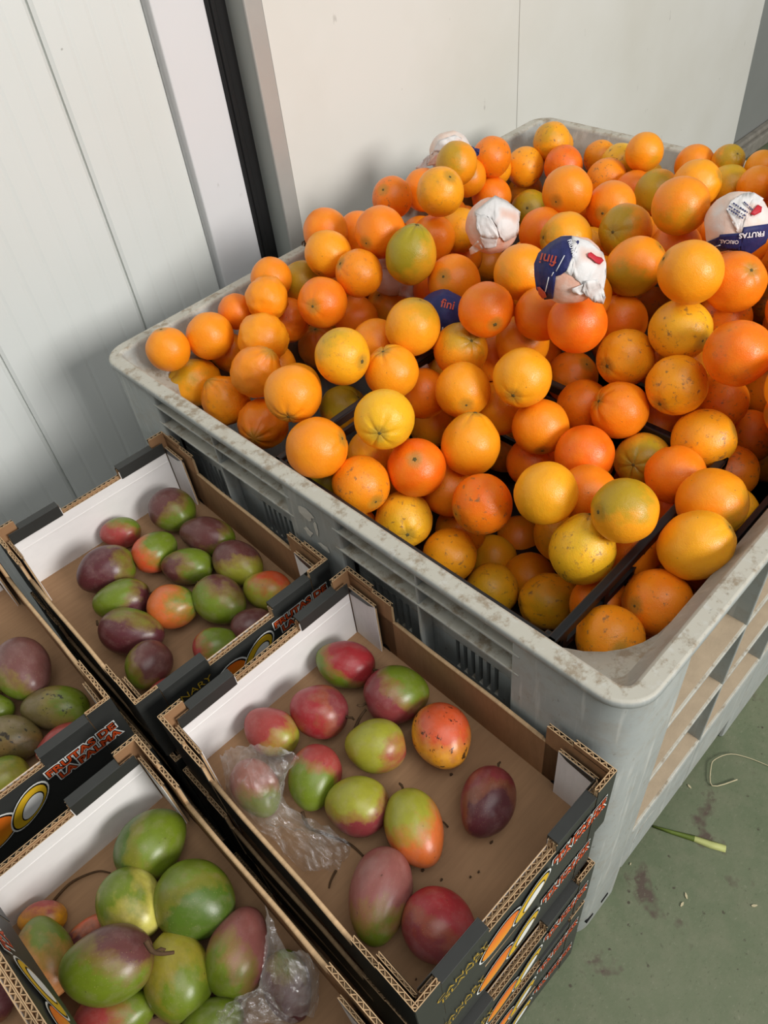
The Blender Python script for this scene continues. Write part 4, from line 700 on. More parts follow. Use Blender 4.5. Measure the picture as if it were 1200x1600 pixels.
OSTAR = orange_mesh('orange_star', .085, 6, 0, .09, .01, 4)
ONECK = orange_mesh('orange_neck', .06, 5, .13, .07, .012, 5)
OKNOB = orange_mesh('orange_knob', .09, 7, .22, .03, .06, 6)
def button_mesh():
    vs = [(0, 0, .03)]; fs = []; n = 20
    for r, z in ((.045, .028), (.075, .012), (.1, -.03)):
        for i in range(n):
            a = 2*math.pi*i/n; q_ = r*(1+(.22*math.cos(5*a) if r > .05 else 0)); vs.append((q_*math.cos(a), q_*math.sin(a), z))
    for i in range(n): fs.append((0, 1+i, 1+(i+1) % n))
    for k_ in range(2):
        for i in range(n): fs.append((1+k_*n+i, 1+(k_+1)*n+i, 1+(k_+1)*n+(i+1) % n, 1+k_*n+(i+1) % n))
    return MB().add(vs, fs, 0, True).mesh('stem_button', ['stem_button'])
BUTTON = button_mesh()
STAR_WORDS = ('star',); NECK_WORDS = ('pear-shaped', 'crown', 'brown-white tip')
def put_orange(loc, rad, tone, axis, stem, el, ga, gd, label, group, seed):
    rnd_ = random.Random(seed)
    me = OM[seed % 3]
    if 'star' in label: me = OSTAR
    elif 'nipple' in label: me = OKNOB
    elif label.startswith(('pear-shaped', 'big yellow pear')): me = ONECK
    o = link('orange', me)
    q_ = Vector(axis).to_track_quat('Z', 'Y') @ Quaternion((0, 0, 1), rnd_.uniform(0, 6.28))
    o.rotation_mode = 'QUATERNION'; o.rotation_quaternion = q_; o.location = loc
    o.scale = (rad*rnd_.uniform(.985, 1.01), rad*rnd_.uniform(.985, 1.01), rad*el*rnd_.uniform(.97, 1.0))
    t = TINT[tone]; j = rnd_.uniform(-7, 7); c_ = s2l(min(255, t[0]+j*.4), max(0, t[1]+j), t[2])
    o['tint'] = [c_[0], c_[1], c_[2]]; o['green'] = float(ga); g_ = q_.inverted() @ Vector(gd); o['green_dir'] = [g_.x, g_.y, g_.z]
    o['blotch'] = .85 if any(k_ in label for k_ in ('brown', 'scab', 'scuff', 'blotch', 'scratch')) else (.35 if rnd_.random() < .2 else 0.0)
    if stem:
        b_ = link('stem_button', BUTTON, o); top = (1.0-.05+(.13 if me is ONECK else .19 if me is OKNOB else 0)-(.035 if me is OSTAR else 0))
        b_.location = (0, 0, top-.01)
        s_ = rnd_.uniform(.75, 1.1); b_.scale = (s_, s_, 1)
    tag(o, label, 'orange', group); return o
for i, (loc, rad, tone, axis, stem, el, ga, gd, label) in enumerate(ORANGES):
    put_orange(loc, rad, tone, axis, stem, el, ga, gd, label, 'oranges heaped in the bin', i)
rb = random.Random(4)
for i, (loc, inf) in enumerate(BURIED):
    ax = (rb.uniform(-1, 1), rb.uniform(-1, 1), rb.uniform(-1, .2))
    put_orange(loc, .0405, rb.choice(['o', 'oy', 'd', 'd', 'y']), ax, 0, 1, 0, (0, 0, 1),
               'orange buried beneath the top layer of the heap' if inf else 'orange on the heap flank past the right edge of the picture',
               'oranges buried under the heap surface' if inf else 'oranges on the right flank of the heap', 500+i)

# ------------------------------------------------------------------ paper-wrapped oranges
VD = Vector(CP)
def frame_for(loc, upx, upy):
    # local x to image right, z to image up rotated by given direction, y away from camera
    f_ = (Vector(loc)-VD).normalized(); r_ = Vector(CR[0]); r_ = (r_-f_*r_.dot(f_)).normalized(); u_ = r_.cross(f_)
    zz = (r_*upx+u_*upy).normalized(); xx = f_.cross(zz).normalized()   # xx,yy=f,zz right handed
    return Matrix((xx, f_, zz)).transposed()
def wrap_mesh(name, mat, seed, amp=.05):
    # single tissue layer pulled taut over the fruit: shallow flat patches and soft creases
    bm = bmesh.new(); bmesh.ops.create_icosphere(bm, subdivisions=4, radius=1); rr_ = random.Random(seed)
    pl = [(Vector((rr_.gauss(0, 1), rr_.gauss(0, 1), rr_.gauss(0, 1))).normalized(), rr_.uniform(.96, 1.0)) for _ in range(34)]
    for v in bm.verts:
        d = v.co.normalized(); p_ = d*1.3+Vector((seed*5.3, seed, 2))
        r = min([o_/max(d.dot(n_), .2) for n_, o_ in pl]+[1.03])+amp*.4*max(0, 1-6*abs(noise.noise(p_*1.8)))
        v.co = d*r
    me = bpy.data.meshes.new(name); bm.to_mesh(me); bm.free(); me.materials.append(MATS[mat])
    for p_ in me.polygons: p_.use_smooth = True
    return me
def on_ball(u, w_, R0, seed=0, amp=0.0):
    """point of a sheet lying on the camera-facing side of a ball of radius R0 and leaving it at the limb"""
    rho = math.hypot(u, w_)
    y = -math.sqrt(R0*R0-rho*rho) if rho < .96*R0 else -R0*.28*max(0, 1-(rho-.96*R0)/.35)
    if amp:
        q_ = Vector((u*2.6+seed*3.7, w_*2.6, seed)); y -= amp*(1.1*max(0, 1-5*abs(noise.noise(q_)))+.8*noise.noise(q_*1.6)+.4*max(0, 1-6*abs(noise.noise(q_*2.1))))
    return (u, y, w_)
def paper_patch(parent, pts, mat, R0=1.05, seed=0, amp=.05, name='paper_flap', cuts=5):
    bm = bmesh.new(); bm.faces.new([bm.verts.new((u, 0, w_)) for u, w_ in pts]); bmesh.ops.triangulate(bm, faces=bm.faces[:])
    bmesh.ops.subdivide_edges(bm, edges=bm.edges[:], cuts=cuts, use_grid_fill=True); bmesh.ops.triangulate(bm, faces=bm.faces[:])
    for v in bm.verts: v.co = on_ball(v.co.x, v.co.z, R0, seed, amp)
    me = bpy.data.meshes.new(name); bm.to_mesh(me); bm.free(); me.materials.append(MATS[mat])
    for p_ in me.polygons: p_.use_smooth = True
    o = link(name, me, parent); sm = o.modifiers.new('thickness', 'SOLIDIFY'); sm.thickness = .008; sm.offset = 0
    return o
def ink_text(parent, body, size, u0, w0, rot, mat, R0=1.10, off=.0):
    vs, fs = text_polys(body, size, off); c_, s_ = math.cos(rot), math.sin(rot)
    return MB().add([on_ball(u0+x*c_-y*s_, w0+x*s_+y*c_, R0) for x, y in vs], fs).build('printed_lettering', mat, parent)
def ink_mark(parent, pts, mat, R0=1.095, name='printed_mark'): return paper_patch(parent, pts, mat, R0, 0, 0, name, 2)
def ink_line(parent, a, b_, wd, mat, R0=1.095):
    d = Vector((b_[0]-a[0], b_[1]-a[1])).normalized(); n_ = (-d.y*wd, d.x*wd)
    return ink_mark(parent, [(a[0]+n_[0], a[1]+n_[1]), (a[0]-n_[0], a[1]-n_[1]), (b_[0]-n_[0], b_[1]-n_[1]), (b_[0]+n_[0], b_[1]+n_[1])], mat, R0, 'printed_line')
def wrapped(key, label, mat, seed):
    loc, rad = WRAPPED[key]
    o = empty('wrapped_orange', loc); o.rotation_mode = 'QUATERNION'; o.rotation_quaternion = frame_for(loc, 0, 1).to_quaternion(); o.scale = (rad,)*3
    link('paper_wrapper', wrap_mesh('paper_wrapper', mat, seed), o)
    tag(o, label, 'wrapped orange', 'oranges wrapped in printed tissue'); return o
w_ = wrapped('white', 'orange wrapped in plain white tissue', 'tissue_blush', 1)
paper_patch(w_, [(-0.691,0.495),(0.059,1.084),(0.559,0.852),(1.041,0.495),(0.952,0.102),(0.970,-0.345),(0.523,-0.577),(0.309,-0.398),(0.166,0.013),(-0.048,0.263),(-0.602,0.334)], 'tissue_white', 1.05, 1); paper_patch(w_, [(-0.602,0.334),(-0.298,0.405),(-0.048,0.263),(0.184,-0.095),(0.273,-0.398),(0.202,-0.461),(-0.370,-0.398),(-0.584,-0.095)], 'tissue_white', 1.09, 2); paper_patch(w_, [(-0.388,-0.345),(0.237,-0.398),(0.184,-0.755),(-0.209,-0.845),(-0.459,-0.434)], 'tissue_white', 1.05, 3)
paper_patch(w_, [(-0.512,-0.523),(-0.298,-0.827),(-0.798,-1.077),(-0.852,-0.845)], 'tissue_white', 1.02, 4)
w_ = wrapped('blue', 'orange wrapped in white tissue with navy band and red print, mid heap', 'tissue_blush', 2)
paper_patch(w_, [(0.000,0.973),(0.000,0.841),(0.204,0.831),(0.276,0.678),(0.204,0.504),(0.082,0.473),(-0.082,-0.016),(-0.245,-0.139),(-0.388,-0.180),(-0.408,-0.465),(-0.439,-0.833),(-0.694,-0.873),(-0.959,-0.567),(-1.041,-0.159),(-1.071,0.188),(-0.959,0.494),(-0.653,0.780),(-0.327,0.963)], 'tissue_navy', 1.05, 5, .03); paper_patch(w_, [(0.000,0.973),(0.510,0.820),(0.939,0.494),(1.051,0.188),(1.082,-0.200),(1.041,-0.629),(0.510,-0.629),(0.408,-0.465),(0.327,-0.343),(0.082,-0.180),(-0.184,-0.057),(-0.082,-0.016),(0.082,0.473),(0.204,0.504),(0.276,0.678),(0.204,0.831),(0.000,0.841)], 'tissue_white', 1.045, 6); paper_patch(w_, [(0.102,-0.527),(0.408,-0.404),(0.490,-0.669),(0.367,-0.710),(0.122,-0.629)], 'tissue_white', 1.07, 7, .06); paper_patch(w_, [(0.408,-0.588),(0.469,-0.302),(0.816,-0.261),(1.041,-0.547),(1.122,-0.792),(1.082,-0.996),(0.776,-0.935),(0.531,-0.731)], 'tissue_white', 1.1, 8, .09)
ink_text(w_, 'fini', .44, -.62, .44, math.pi*.93, 'ink_orange', 1.10, .004); ink_text(w_, 'FRUTAS', .15, -.02, .60, math.pi*1.62, 'ink_white', 1.10, .004)
ink_line(w_, (-0.173,0.412),(-0.388,-0.037), .012, 'ink_white'); ink_line(w_, (-0.459,-0.057),(-0.510,-0.169), .012, 'ink_white'); ink_line(w_, (-0.592,-0.200),(-0.673,-0.629), .012, 'ink_white')
ink_mark(w_, [(0.480,0.453),(0.571,0.504),(0.735,0.392),(0.898,0.351),(0.969,0.269),(0.857,0.157),(0.735,0.208),(0.612,0.310),(0.500,0.371)], 'ink_red', 1.115); ink_mark(w_, [(-0.939,-0.496),(-0.857,-0.486),(-0.684,-0.649),(-0.633,-0.792),(-0.755,-0.843),(-0.878,-0.710)], 'ink_orange', 1.10)
w_ = wrapped('right', 'orange in tissue with upside-down navy lettering band, at the right picture edge', 'tissue_pale', 3)
paper_patch(w_, [(-0.920,-0.620),(-0.460,-0.400),(-0.440,-0.330),(0.120,-0.280),(0.230,-0.270),(0.240,-0.100),(1.000,0.010),(1.100,-0.200),(1.000,-0.600),(0.520,-1.020),(0.240,-0.860),(-0.120,-0.820),(-0.540,-0.920)], 'tissue_navy', 1.05, 9, .03); paper_patch(w_, [(-0.280,0.700),(0.080,0.940),(0.400,0.970),(0.720,0.780),(0.600,0.540),(0.400,0.300),(0.240,0.080),(0.200,-0.260),(0.080,-0.260),(0.140,0.120),(-0.360,0.440)], 'tissue_white', 1.04, 10, .05)
ink_text(w_, 'FRUTAS', .22, .52, -.26, math.pi+.10, 'ink_white', 1.11, .006); ink_text(w_, 'ORICAS.', .16, -.13, -.50, math.pi-.04, 'ink_white', 1.11, .003)
ink_mark(w_, [(0.380,0.320),(0.560,0.590),(0.700,0.520),(0.700,0.360),(0.500,0.250)], 'ink_red', 1.11); ink_line(w_, (-0.680,-0.760),(-0.380,-0.660), .012, 'ink_white')
for k_, (a, b_) in enumerate([((-0.280,0.450),(0.200,0.160)),((-0.290,0.550),(0.260,0.240)),((-0.180,0.640),(0.340,0.320)),((0.140,0.670),(0.440,0.420))]):
    n = 7
    for i in range(n):
        p0 = (a[0]+(b_[0]-a[0])*i/n, a[1]+(b_[1]-a[1])*i/n); f_ = .8 if (i*3+k_) % 4 else .45
        p1 = (p0[0]+(b_[0]-a[0])/n*f_, p0[1]+(b_[1]-a[1])/n*f_); ink_line(w_, p0, p1, .020, 'ink_navy', 1.105)
w_ = wrapped('small', 'half-buried orange in dark navy tissue with orange letters', 'tissue_navy', 4)
ink_text(w_, 'fini', .46, .15, .30, -.22, 'ink_orange', 1.06, .006); ink_text(w_, 'u', .4, .04, -.6, -.1, 'ink_white', 1.06, .006)
paper_patch(w_, [(-1.233,-2.233),(-0.600,-1.867),(-0.500,-2.033),(-0.333,-3.133),(-1.200,-3.800)], 'tissue_blush', 1.0, 12, .12)
w_ = wrapped('back', 'crumpled white tissue with a navy corner at the left rim, top of the heap', 'tissue_pale', 5)
paper_patch(w_, [(-0.806,0.111),(-0.556,0.556),(0.194,0.819),(0.528,0.681),(0.542,0.417),(0.028,0.278),(-0.361,0.083)], 'tissue_white', 1.05, 13, .1); paper_patch(w_, [(-1.111,-0.556),(-0.917,-0.222),(-0.306,0.194),(0.028,0.194),(0.139,0.083),(-0.417,-0.444)], 'tissue_blush', 1.06, 14, .06); paper_patch(w_, [(-1.722,-0.639),(-1.111,-0.111),(-0.806,0.083),(-0.917,-0.222),(-1.111,-0.556),(-1.111,-0.722),(-1.333,-0.833)], 'tissue_white', 1.0, 15, .12); paper_patch(w_, [(1.028,0.347),(1.194,0.250),(1.444,0.208),(1.417,-0.056),(1.111,-0.250),(0.889,-0.139)], 'tissue_navy', 1.0, 16, .08); paper_patch(w_, [(0.028,0.278),(0.667,0.500),(1.028,0.361),(0.889,-0.139),(0.667,0.000),(0.194,0.083)], 'tissue_white', 1.04, 17, .08)
w_ = wrapped('under', 'white tissue showing from under the green pear-shaped orange', 'tissue_white', 6)
paper_patch(w_, [(-.9, .9), (.2, 1.1), (.3, .2), (-.8, .1)], 'tissue_white', 1.05, 18, .1); paper_patch(w_, [(.4, -.5), (1.9, .2), (2.1, -.3), (1.2, -1.3), (.3, -1.0)], 'tissue_white', 1.05, 19, .12)

# ------------------------------------------------------------------ cardboard crates
LX, LY, CH = .30, .418, .13
def corr(mb, axis, a0, a1, pos, th, z0, z1, mo, mi_, mf, me_, pitch=.0085):
    """corrugated sheet: axis 'x' or 'y' runs along; pos = outer face coordinate, th signed thickness to the inside"""
    lt = .0009*(1 if th > 0 else -1)
    def B(p0, p1, m_):
        p0, p1 = min(p0, p1), max(p0, p1)
        if axis == 'x': mb.box(a0, a1, p0, p1, z0, z1, m_, me_)
        else: mb.box(p0, p1, a0, a1, z0, z1, m_, me_)
    B(pos, pos+lt, mo); B(pos+th-lt, pos+th, mi_)
    n = max(2, int(round((a1-a0)/(pitch/2)))); vs = []; fs = []; tk = .0005
    for i in range(n+1):
        a = a0+(a1-a0)*i/n; q_ = pos+lt if i % 2 else pos+th-lt
        for da in (-tk, tk):
            for z in (z0+.002, z1-.0006): vs.append((a+da, q_, z) if axis == 'x' else (q_, a+da, z))
    for i in range(n):
        b_ = i*4; fs += [(b_, b_+4, b_+5, b_+1), (b_+2, b_+6, b_+7, b_+3), (b_+1, b_+5, b_+7, b_+3)]
    mb.add(vs, fs, mf)
    # dark core floor between flutes a little below the cut edge
    if axis == 'x': mb.box(a0, a1, min(pos+lt, pos+th-lt), max(pos+lt, pos+th-lt), z0, z1-.007, mf)
    else: mb.box(min(pos+lt, pos+th-lt), max(pos+lt, pos+th-lt), a0, a1, z0, z1-.007, mf)
def make_crate():
    t = empty('mango_crate')
    MB().box(-LX/2+.002, LX/2-.002, -LY/2+.002, LY/2-.002, 0, .005).build('base', 'kraft_floor', t)
    cm = ['black_print', 'kraft', 'kraft_edge', 'white_liner']
    for sy_ in (-1, 1):
        yo = sy_*LY/2; th = -sy_*.0055
        m_ = MB(); corr(m_, 'x', -.052, .052, yo, th, 0, .1, 0, 1, 2, 2); corr(m_, 'x', -.118, -.052, yo, th, 0, .114, 0, 1, 2, 2); corr(m_, 'x', .052, .118, yo, th, 0, .114, 0, 1, 2, 2)
        ew = m_.build('end_wall', cm, t)
        if sy_ < 0: front_wall = ew
        yi = yo+th*1.12; m_ = MB(); corr(m_, 'x', -.052, .052, yi, th, .004, .0985, 1, 3, 2, 2); corr(m_, 'x', -.136, -.052, yi, th, .004, .112, 1, 3, 2, 2); corr(m_, 'x', .052, .136, yi, th, .004, .112, 1, 3, 2, 2)
        el_ = m_.build('end_liner', cm, t)
        # pressed crease across the white liner
        ycr = yi+th
        MB().box(-.135, .135, min(ycr, ycr+th*.12), max(ycr, ycr+th*.12), .078, .0795).build('crease', 'white_liner', el_)
        for sx_ in (-1, 1):
            x0, x1 = (.053, .118) if sx_ > 0 else (-.118, -.053)
            m_ = MB(); ya, yb = yo+sy_*.0006, yo+th*2.25
            m_.box(x0, x1, min(ya, yb), max(ya, yb), .1145, .1185)
            yb2 = yb; yb3 = yb+th*.14; xx = (x0, .136) if sx_ > 0 else (-.136, x1); m_.box(xx[0], xx[1], min(yb2, yb3), max(yb2, yb3), .097, .1185)
            m_.build('fold_over', 'black_print', ew, .0012)
    for sx_ in (-1, 1):
        xo = sx_*LX/2; th = -sx_*.004
        m_ = MB(); a, b_ = xo, xo+th; m_.box(min(a, b_), max(a, b_), -LY/2+.006, LY/2-.006, 0, .086, 0, 2, {5 if sx_ > 0 else 3: 1})
        lw_ = m_.build('long_wall', cm, t, .0008)
        m_ = MB(); m_.tube([(xo+th*.5, -LY/2+.09, .0862), (xo+th*.5+.0006, -.05, .0868), (xo+th*.5-.0006, .06, .0862), (xo+th*.5, LY/2-.09, .0866)], .0028, 6); m_.build('folded_edge', 'kraft_edge', lw_)
        for sy_ in (-1, 1):
            # L-shaped corner post
            yo = sy_*LY/2; m_ = MB()
            y0, y1 = (yo-.085, yo) if sy_ > 0 else (yo, yo+.085)
            corr(m_, 'y', y0, y1, xo+sx_*.0015, -sx_*.0055, 0, .122, 0, 1, 2, 2)
            ym0, ym1 = (yo-.05, yo) if sy_ > 0 else (yo, yo+.05)
            corr(m_, 'y', ym0, ym1, xo+sx_*.0015, -sx_*.0055, .12, .13, 0, 1, 2, 2)
            x0, x1 = (.119, .151) if sx_ > 0 else (-.151, -.119)
            corr(m_, 'x', x0, x1, yo+sy_*.0008, -sy_*.0055, 0, .13, 0, 1, 2, 2)
            m_.build('corner_post', cm, t)
            # inner corner flap, white inside with a black top strip and ragged cut edge
            m_ = MB(); xi = xo-sx_*.0125; y0, y1 = (yo-.062, yo-.012) if sy_ > 0 else (yo+.012, yo+.062)
            corr(m_, 'y', y0, y1, xi+sx_*.0042, -sx_*.0042, .005, .108, 0, 3, 2, 2)
            cf_ = m_.build('corner_flap', cm, t)
            xa, xb = sorted((xi, xi-sx_*.0008))
            MB().add([(xi-sx_*.0006, yo-sy_*.012, .1076), (xi-sx_*.0006, yo-sy_*.062, .1076), (xi-sx_*.0006, yo-sy_*.012, .0955), (xi-sx_*.0008, yo-sy_*.05, .1012)], [(0, 1, 3, 2)]).build('flap_strip', 'black_print', cf_)
    for sx_ in (-1, 1):
        for y in (-.145, .145):
            n = 9; xo = sx_*(LX/2-.0046)
            MB().add([(xo, y+.0075*math.cos(math.pi*i/n), .0052+.010*math.sin(math.pi*i/n)) for i in range(n+1)], [tuple(range(n+1))]).build('drain_hole', 'slot_shade', t)  # flat black half-disc, colour stands for the shade in a hole
    # front print (faces local -y): gold place name, two mangoes, red lettering with white outline
    yf = -LY/2-.0014
    def flat(vs, fs, cx, cz, dy, name, mat, rot=0, shear=0):
        c_, s_ = math.cos(rot), math.sin(rot)
        return MB().add([(cx+x*c_-y*s_, yf-dy, cz+x*s_+y*c_) for x, y in vs], fs).build(name, mat, front_wall)
    def ell(a, b_, n=28): return [(a*math.cos(2*math.pi*i/n), b_*math.sin(2*math.pi*i/n)*(1+.12*math.cos(2*math.pi*i/n))) for i in range(n)], [tuple(range(n))]
    for dx, rot, sc_, kind in ((-.036, .5, 1.0, 'o'), (.012, .75, 1.0, 'y')):
        for (gr, mat, dy) in ((1.14, 'print_white', .0002), (1.06, 'print_black', .0004), (.98, 'print_orange' if kind == 'o' else 'print_yellow', .0006)):
            vs, fs = ell(.031*gr, .021*gr) if kind == 'o' else ell(.033*gr, .0165*gr)
            flat(vs, fs, dx, .052 if kind == 'o' else .058, dy+(.001 if kind == 'y' else 0), {'print_white': 'printed_outline', 'print_black': 'printed_outline'}.get(mat, 'printed_mango'), mat, rot)
        if kind == 'y':
            for (g2, mat, dy) in ((.66, 'print_black', .0018), (.6, 'print_white', .002)):
                vs, fs = ell(.033*g2, .0165*g2); flat(vs, fs, dx+.003, .056, dy, 'printed_mango_stone', mat, rot)
    def letters(body, size, cx, cz, layers, name):
        for off_, mat, dy in layers:
            vs, fs = text_polys(body, size, off_, 'CENTER', sx=1.08); flat(vs, fs, cx, cz, dy, name, mat)
    RL = ((.0028, 'print_white', .0002), (.0014, 'print_black', .0005), (.0004, 'print_red', .0008))
    letters('FRUTAS DE', .0168, .0925, .0785, RL, 'printed_lettering'); letters('LA PALMA', .0168, .098, .0625, RL, 'printed_lettering')
    GL = ((.0, 'print_gold', .0003),)
    letters('CANARY', .0165, -.092, .0765, GL, 'printed_lettering'); letters('ISLANDS', .0165, -.088, .0615, GL, 'printed_lettering')
    return t
proto = make_crate()
STACKS = dict(A=(-.1505, .667, -.034), B=(-.153, .2165, -.022), C=(-.468, .709, -.034), D=(-.483, .222, -.012), F=(-.80, .225, .0))
CRATE_WORDS = dict(A='rear stack against the bin by the ribbed wall', B='stack against the near end of the bin', C='left stack showing the red lettering', D='stack at the bottom of the picture', F='stack past the left edge of the picture')
TOPL = dict(A='open cardboard crate of mixed mangoes nearest the ribbed wall', B='open cardboard crate of mangoes beside the near bin corner, topmost of its stack',
            C='cardboard crate at the left edge with red FRUTAS DE LA PALMA lettering facing out', D='cardboard crate of large green mangoes at the bottom left', F='topmost crate of the stack past the left edge of the picture')
ORD = ['', 'second', 'third', 'fourth', 'fifth']
rj = random.Random(9); firstc = True
for key, (x, y, rz) in STACKS.items():
    for lv in range(5):
        c_ = proto if firstc else copy_tree(proto); firstc = False
        j = 0 if lv == 0 else 1
        c_.location = (x+j*(rj.uniform(-.008, .0) if key in 'AB' else rj.uniform(-.004, .004)), y+j*rj.uniform(-.012, .006), .53-.13*lv+.0005*(4-lv)); c_.rotation_euler = (0, 0, rz*(1 if lv == 0 else .5)+j*rj.uniform(-.012, .012))
        tag(c_, TOPL[key] if lv == 0 else '%s crate down in the %s' % (ORD[lv], CRATE_WORDS[key]), 'crate', 'cardboard mango crates')
e = copy_tree(proto); e.location = (-.732, .225, .6625); e.rotation_euler = (0, 0, math.pi/2+.03)
tag(e, 'raised cardboard crate turned sideways at the lower left corner', 'crate', 'cardboard mango crates')

# ------------------------------------------------------------------ mangoes
MC = dict(pu=(88, 40, 46), pu2=(98, 54, 52), pu3=(126, 50, 54), re=(158, 42, 48), pk=(162, 64, 60), pk2=(170, 98, 82), ro=(206, 84, 44), or2=(206, 104, 46), or3=(214, 144, 84),
          oy=(230, 158, 38), pu4=(146, 88, 82), pu5=(112, 70, 66), gr=(106, 124, 30), dg=(78, 104, 32), yg=(156, 154, 48), yg2=(198, 190, 90), yg3=(158, 148, 44), br=(112, 98, 58), br2=(92, 76, 42))
def mango_mesh(name, seed, nu=40, nv=24, beak=.10):
    vs = []; fs = []
    for j in range(1, nv):
        th = math.pi*j/nv
        for i in range(nu):
            ph = 2*math.pi*i/nu; x = math.cos(th); rr = math.sin(th)
            w_ = 1+.10*x                       # fuller toward the stem end (+x)
            y = rr*math.cos(ph)*w_; z = rr*math.sin(ph)*w_
            y += .10*x*x*(-1 if x < 0 else .35)  # kidney curve
            if x < -.6: y -= beak*(-.6-x)
            d = Vector((x, y, z)); k_ = .022*noise.noise(d*1.5+Vector((seed*3.1, 1, 5)))
            dm = .05*math.exp(-((th)/.22)**2)
            vs.append(d*(1+k_-dm))
    top = len(vs); vs.append(Vector((.945, .03, 0))); bot = len(vs); vs.append(Vector((-1.0, -.10-beak*.4, 0)))
    for j in range(nv-2):
        for i in range(nu): fs.append((j*nu+i, (j+1)*nu+i, (j+1)*nu+(i+1) % nu, j*nu+(i+1) % nu))
    for i in range(nu): fs.append((top, i, (i+1) % nu)); fs.append((bot, (nv-2)*nu+(i+1) % nu, (nv-2)*nu+i))
    return MB().add(vs, fs, 0, True).mesh(name, ['mango_skin'])
MM = [mango_mesh('mango_full', 1), mango_mesh('mango_oval', 2, beak=.04), mango_mesh('mango_beaked', 3, beak=.16)]
def stem_mesh(seed):
    r = random.Random(seed); pts = [(.90, .03, 0)]
    for k_ in range(1, 5): pts.append((.90+.085*k_, .03+r.uniform(-.05, .05)*k_*.6, r.uniform(-.04, .04)*k_*.6))
    return MB().tube(pts, [.075, .05, .045, .05, .035], 7).mesh('stem', ['twig'])
STEMS = [stem_mesh(i) for i in range(4)]
for i, (cr, loc, h_, a_, b_, c1, c2, gd, edge, stem, label) in enumerate(MANGOES):
    r = random.Random(i+40); o = link('mango', MM[i % 3])
    hv = Vector(h_); 
    if not stem and r.random() < .5: hv = -hv
    rz = math.atan2(hv.y, hv.x)
    q_ = Quaternion((0, 0, 1), rz) @ Quaternion((1, 0, 0), r.choice([0, math.pi])+r.uniform(-.35, .35))
    o.rotation_mode = 'QUATERNION'; o.rotation_quaternion = q_; o.location = loc
    o.scale = (a_*1.0, b_*.97, b_*.93)
    g_ = q_.inverted() @ Vector(gd)
    o['skin'] = list(s2l(*MC[c1])[:3]); o['patch'] = list(s2l(*MC[c2])[:3]); o['patch_dir'] = [g_.x, g_.y, g_.z]; o['patch_edge'] = float(edge)
    o['blotch'] = .9 if ('black spots' in label or 'sooty' in label or 'bruised' in label) else 0.0
    if stem: link('stem', STEMS[i % 4], o)
    tag(o, label, 'mango', 'mangoes in the cardboard crates')
# ------------------------------------------------------------------ plastic film, twigs, litter
def film(name, rows_, label, seed, amp=.007, n=44):
    """crumpled clear bag: a grid draped through a coarse net of height points rows_[j][i]=(x,y,z)"""
    J, I = len(rows_), len(rows_[0]); vs = []; fs = []
    def cr_(p0, p1, p2, p3, t): return .5*((2*p1)+(-p0+p2)*t+(2*p0-5*p1+4*p2-p3)*t*t+(-p0+3*p1-3*p2+p3)*t**3)
    def at(L, u):
        i = min(int(u), len(L)-2); t = u-i; g = lambda k_: L[max(0, min(len(L)-1, k_))]
        return cr_(g(i-1), g(i), g(i+1), g(i+2), t)
    R_ = [[Vector(p_) for p_ in r] for r in rows_]
    for j in range(n):
        for i in range(n):
            col_ = [at(r, i/(n-1)*(I-1)) for r in R_]; p_ = at(col_, j/(n-1)*(J-1))
            q_ = p_*55+Vector((seed, seed*2, 0)); a = noise.noise(q_); rg = 1-abs(noise.noise(q_*1.7))*2; b2 = noise.noise(q_*2.3+Vector((4, 4, 4)))
            vs.append(p_+Vector((a*.5, b2*.5, rg*.8+.4+.7*max(0, 1-5*abs(noise.noise(q_*1.3+Vector((9, 2, 1)))))+.5*max(0, 1-5*abs(noise.noise(q_*2.6)))))*amp)
    for j in range(n-1):
        for i in range(n-1): fs.append((j*n+i, j*n+i+1, (j+1)*n+i+1, (j+1)*n+i))
    o = MB().add(vs, fs, 0, True).build(name, 'clear_film'); tag(o, label, 'plastic bag', 'clear plastic bags'); return o
def bez(pts, n=24):
    P_ = [Vector(p_) for p_ in pts]; out_ = []
    for k_ in range(len(P_)-1):
        g = lambda i: P_[max(0, min(len(P_)-1, i))]
        for s_ in range(n//(len(P_)-1)):
            t = s_/(n//(len(P_)-1)); a, b_, c_, d = g(k_-1), g(k_), g(k_+1), g(k_+2)
            out_.append(.5*((2*b_)+(-a+c_)*t+(2*a-5*b_+4*c_-d)*t*t+(-a+3*b_-3*c_+d)*t**3))
    return out_+[P_[-1]]
def twig(pts, r, label, mat='twig', name='twig', cat='twig'):
    L_ = bez(pts); o = MB().tube(L_, [r*(1-.45*i/len(L_)) for i in range(len(L_))], 6).build(name, mat); tag(o, label, cat); return o
twig([(-0.2409,0.2666,0.5520),(-0.2468,0.2502,0.5450),(-0.2393,0.2333,0.5410),(-0.2269,0.2026,0.5400),(-0.2252,0.1799,0.5390)], 0.0022, 'thin brown stalk lying across the plastic bag in the middle crate', 'twig', 'twig', 'twig')
twig([(-0.2574,0.1921,0.5390),(-0.2691,0.1879,0.5400),(-0.2760,0.1838,0.5390)], 0.0018, 'short dark stalk below the plastic bag', 'twig', 'twig', 'twig')
twig([(-0.5052,0.4068,0.5410),(-0.4781,0.4097,0.5420),(-0.4504,0.3985,0.5420),(-0.4397,0.3852,0.5410)], 0.0018, 'thin stalk along the foot of the white panel in the front crate', 'twig', 'twig', 'twig')
twig([(-0.4427,0.2409,0.6500),(-0.4437,0.2310,0.6450),(-0.4393,0.2248,0.6400),(-0.4304,0.2195,0.6330)], 0.003, 'knobbly twig at the end of the large green and mauve mango', 'twig', 'twig', 'twig')
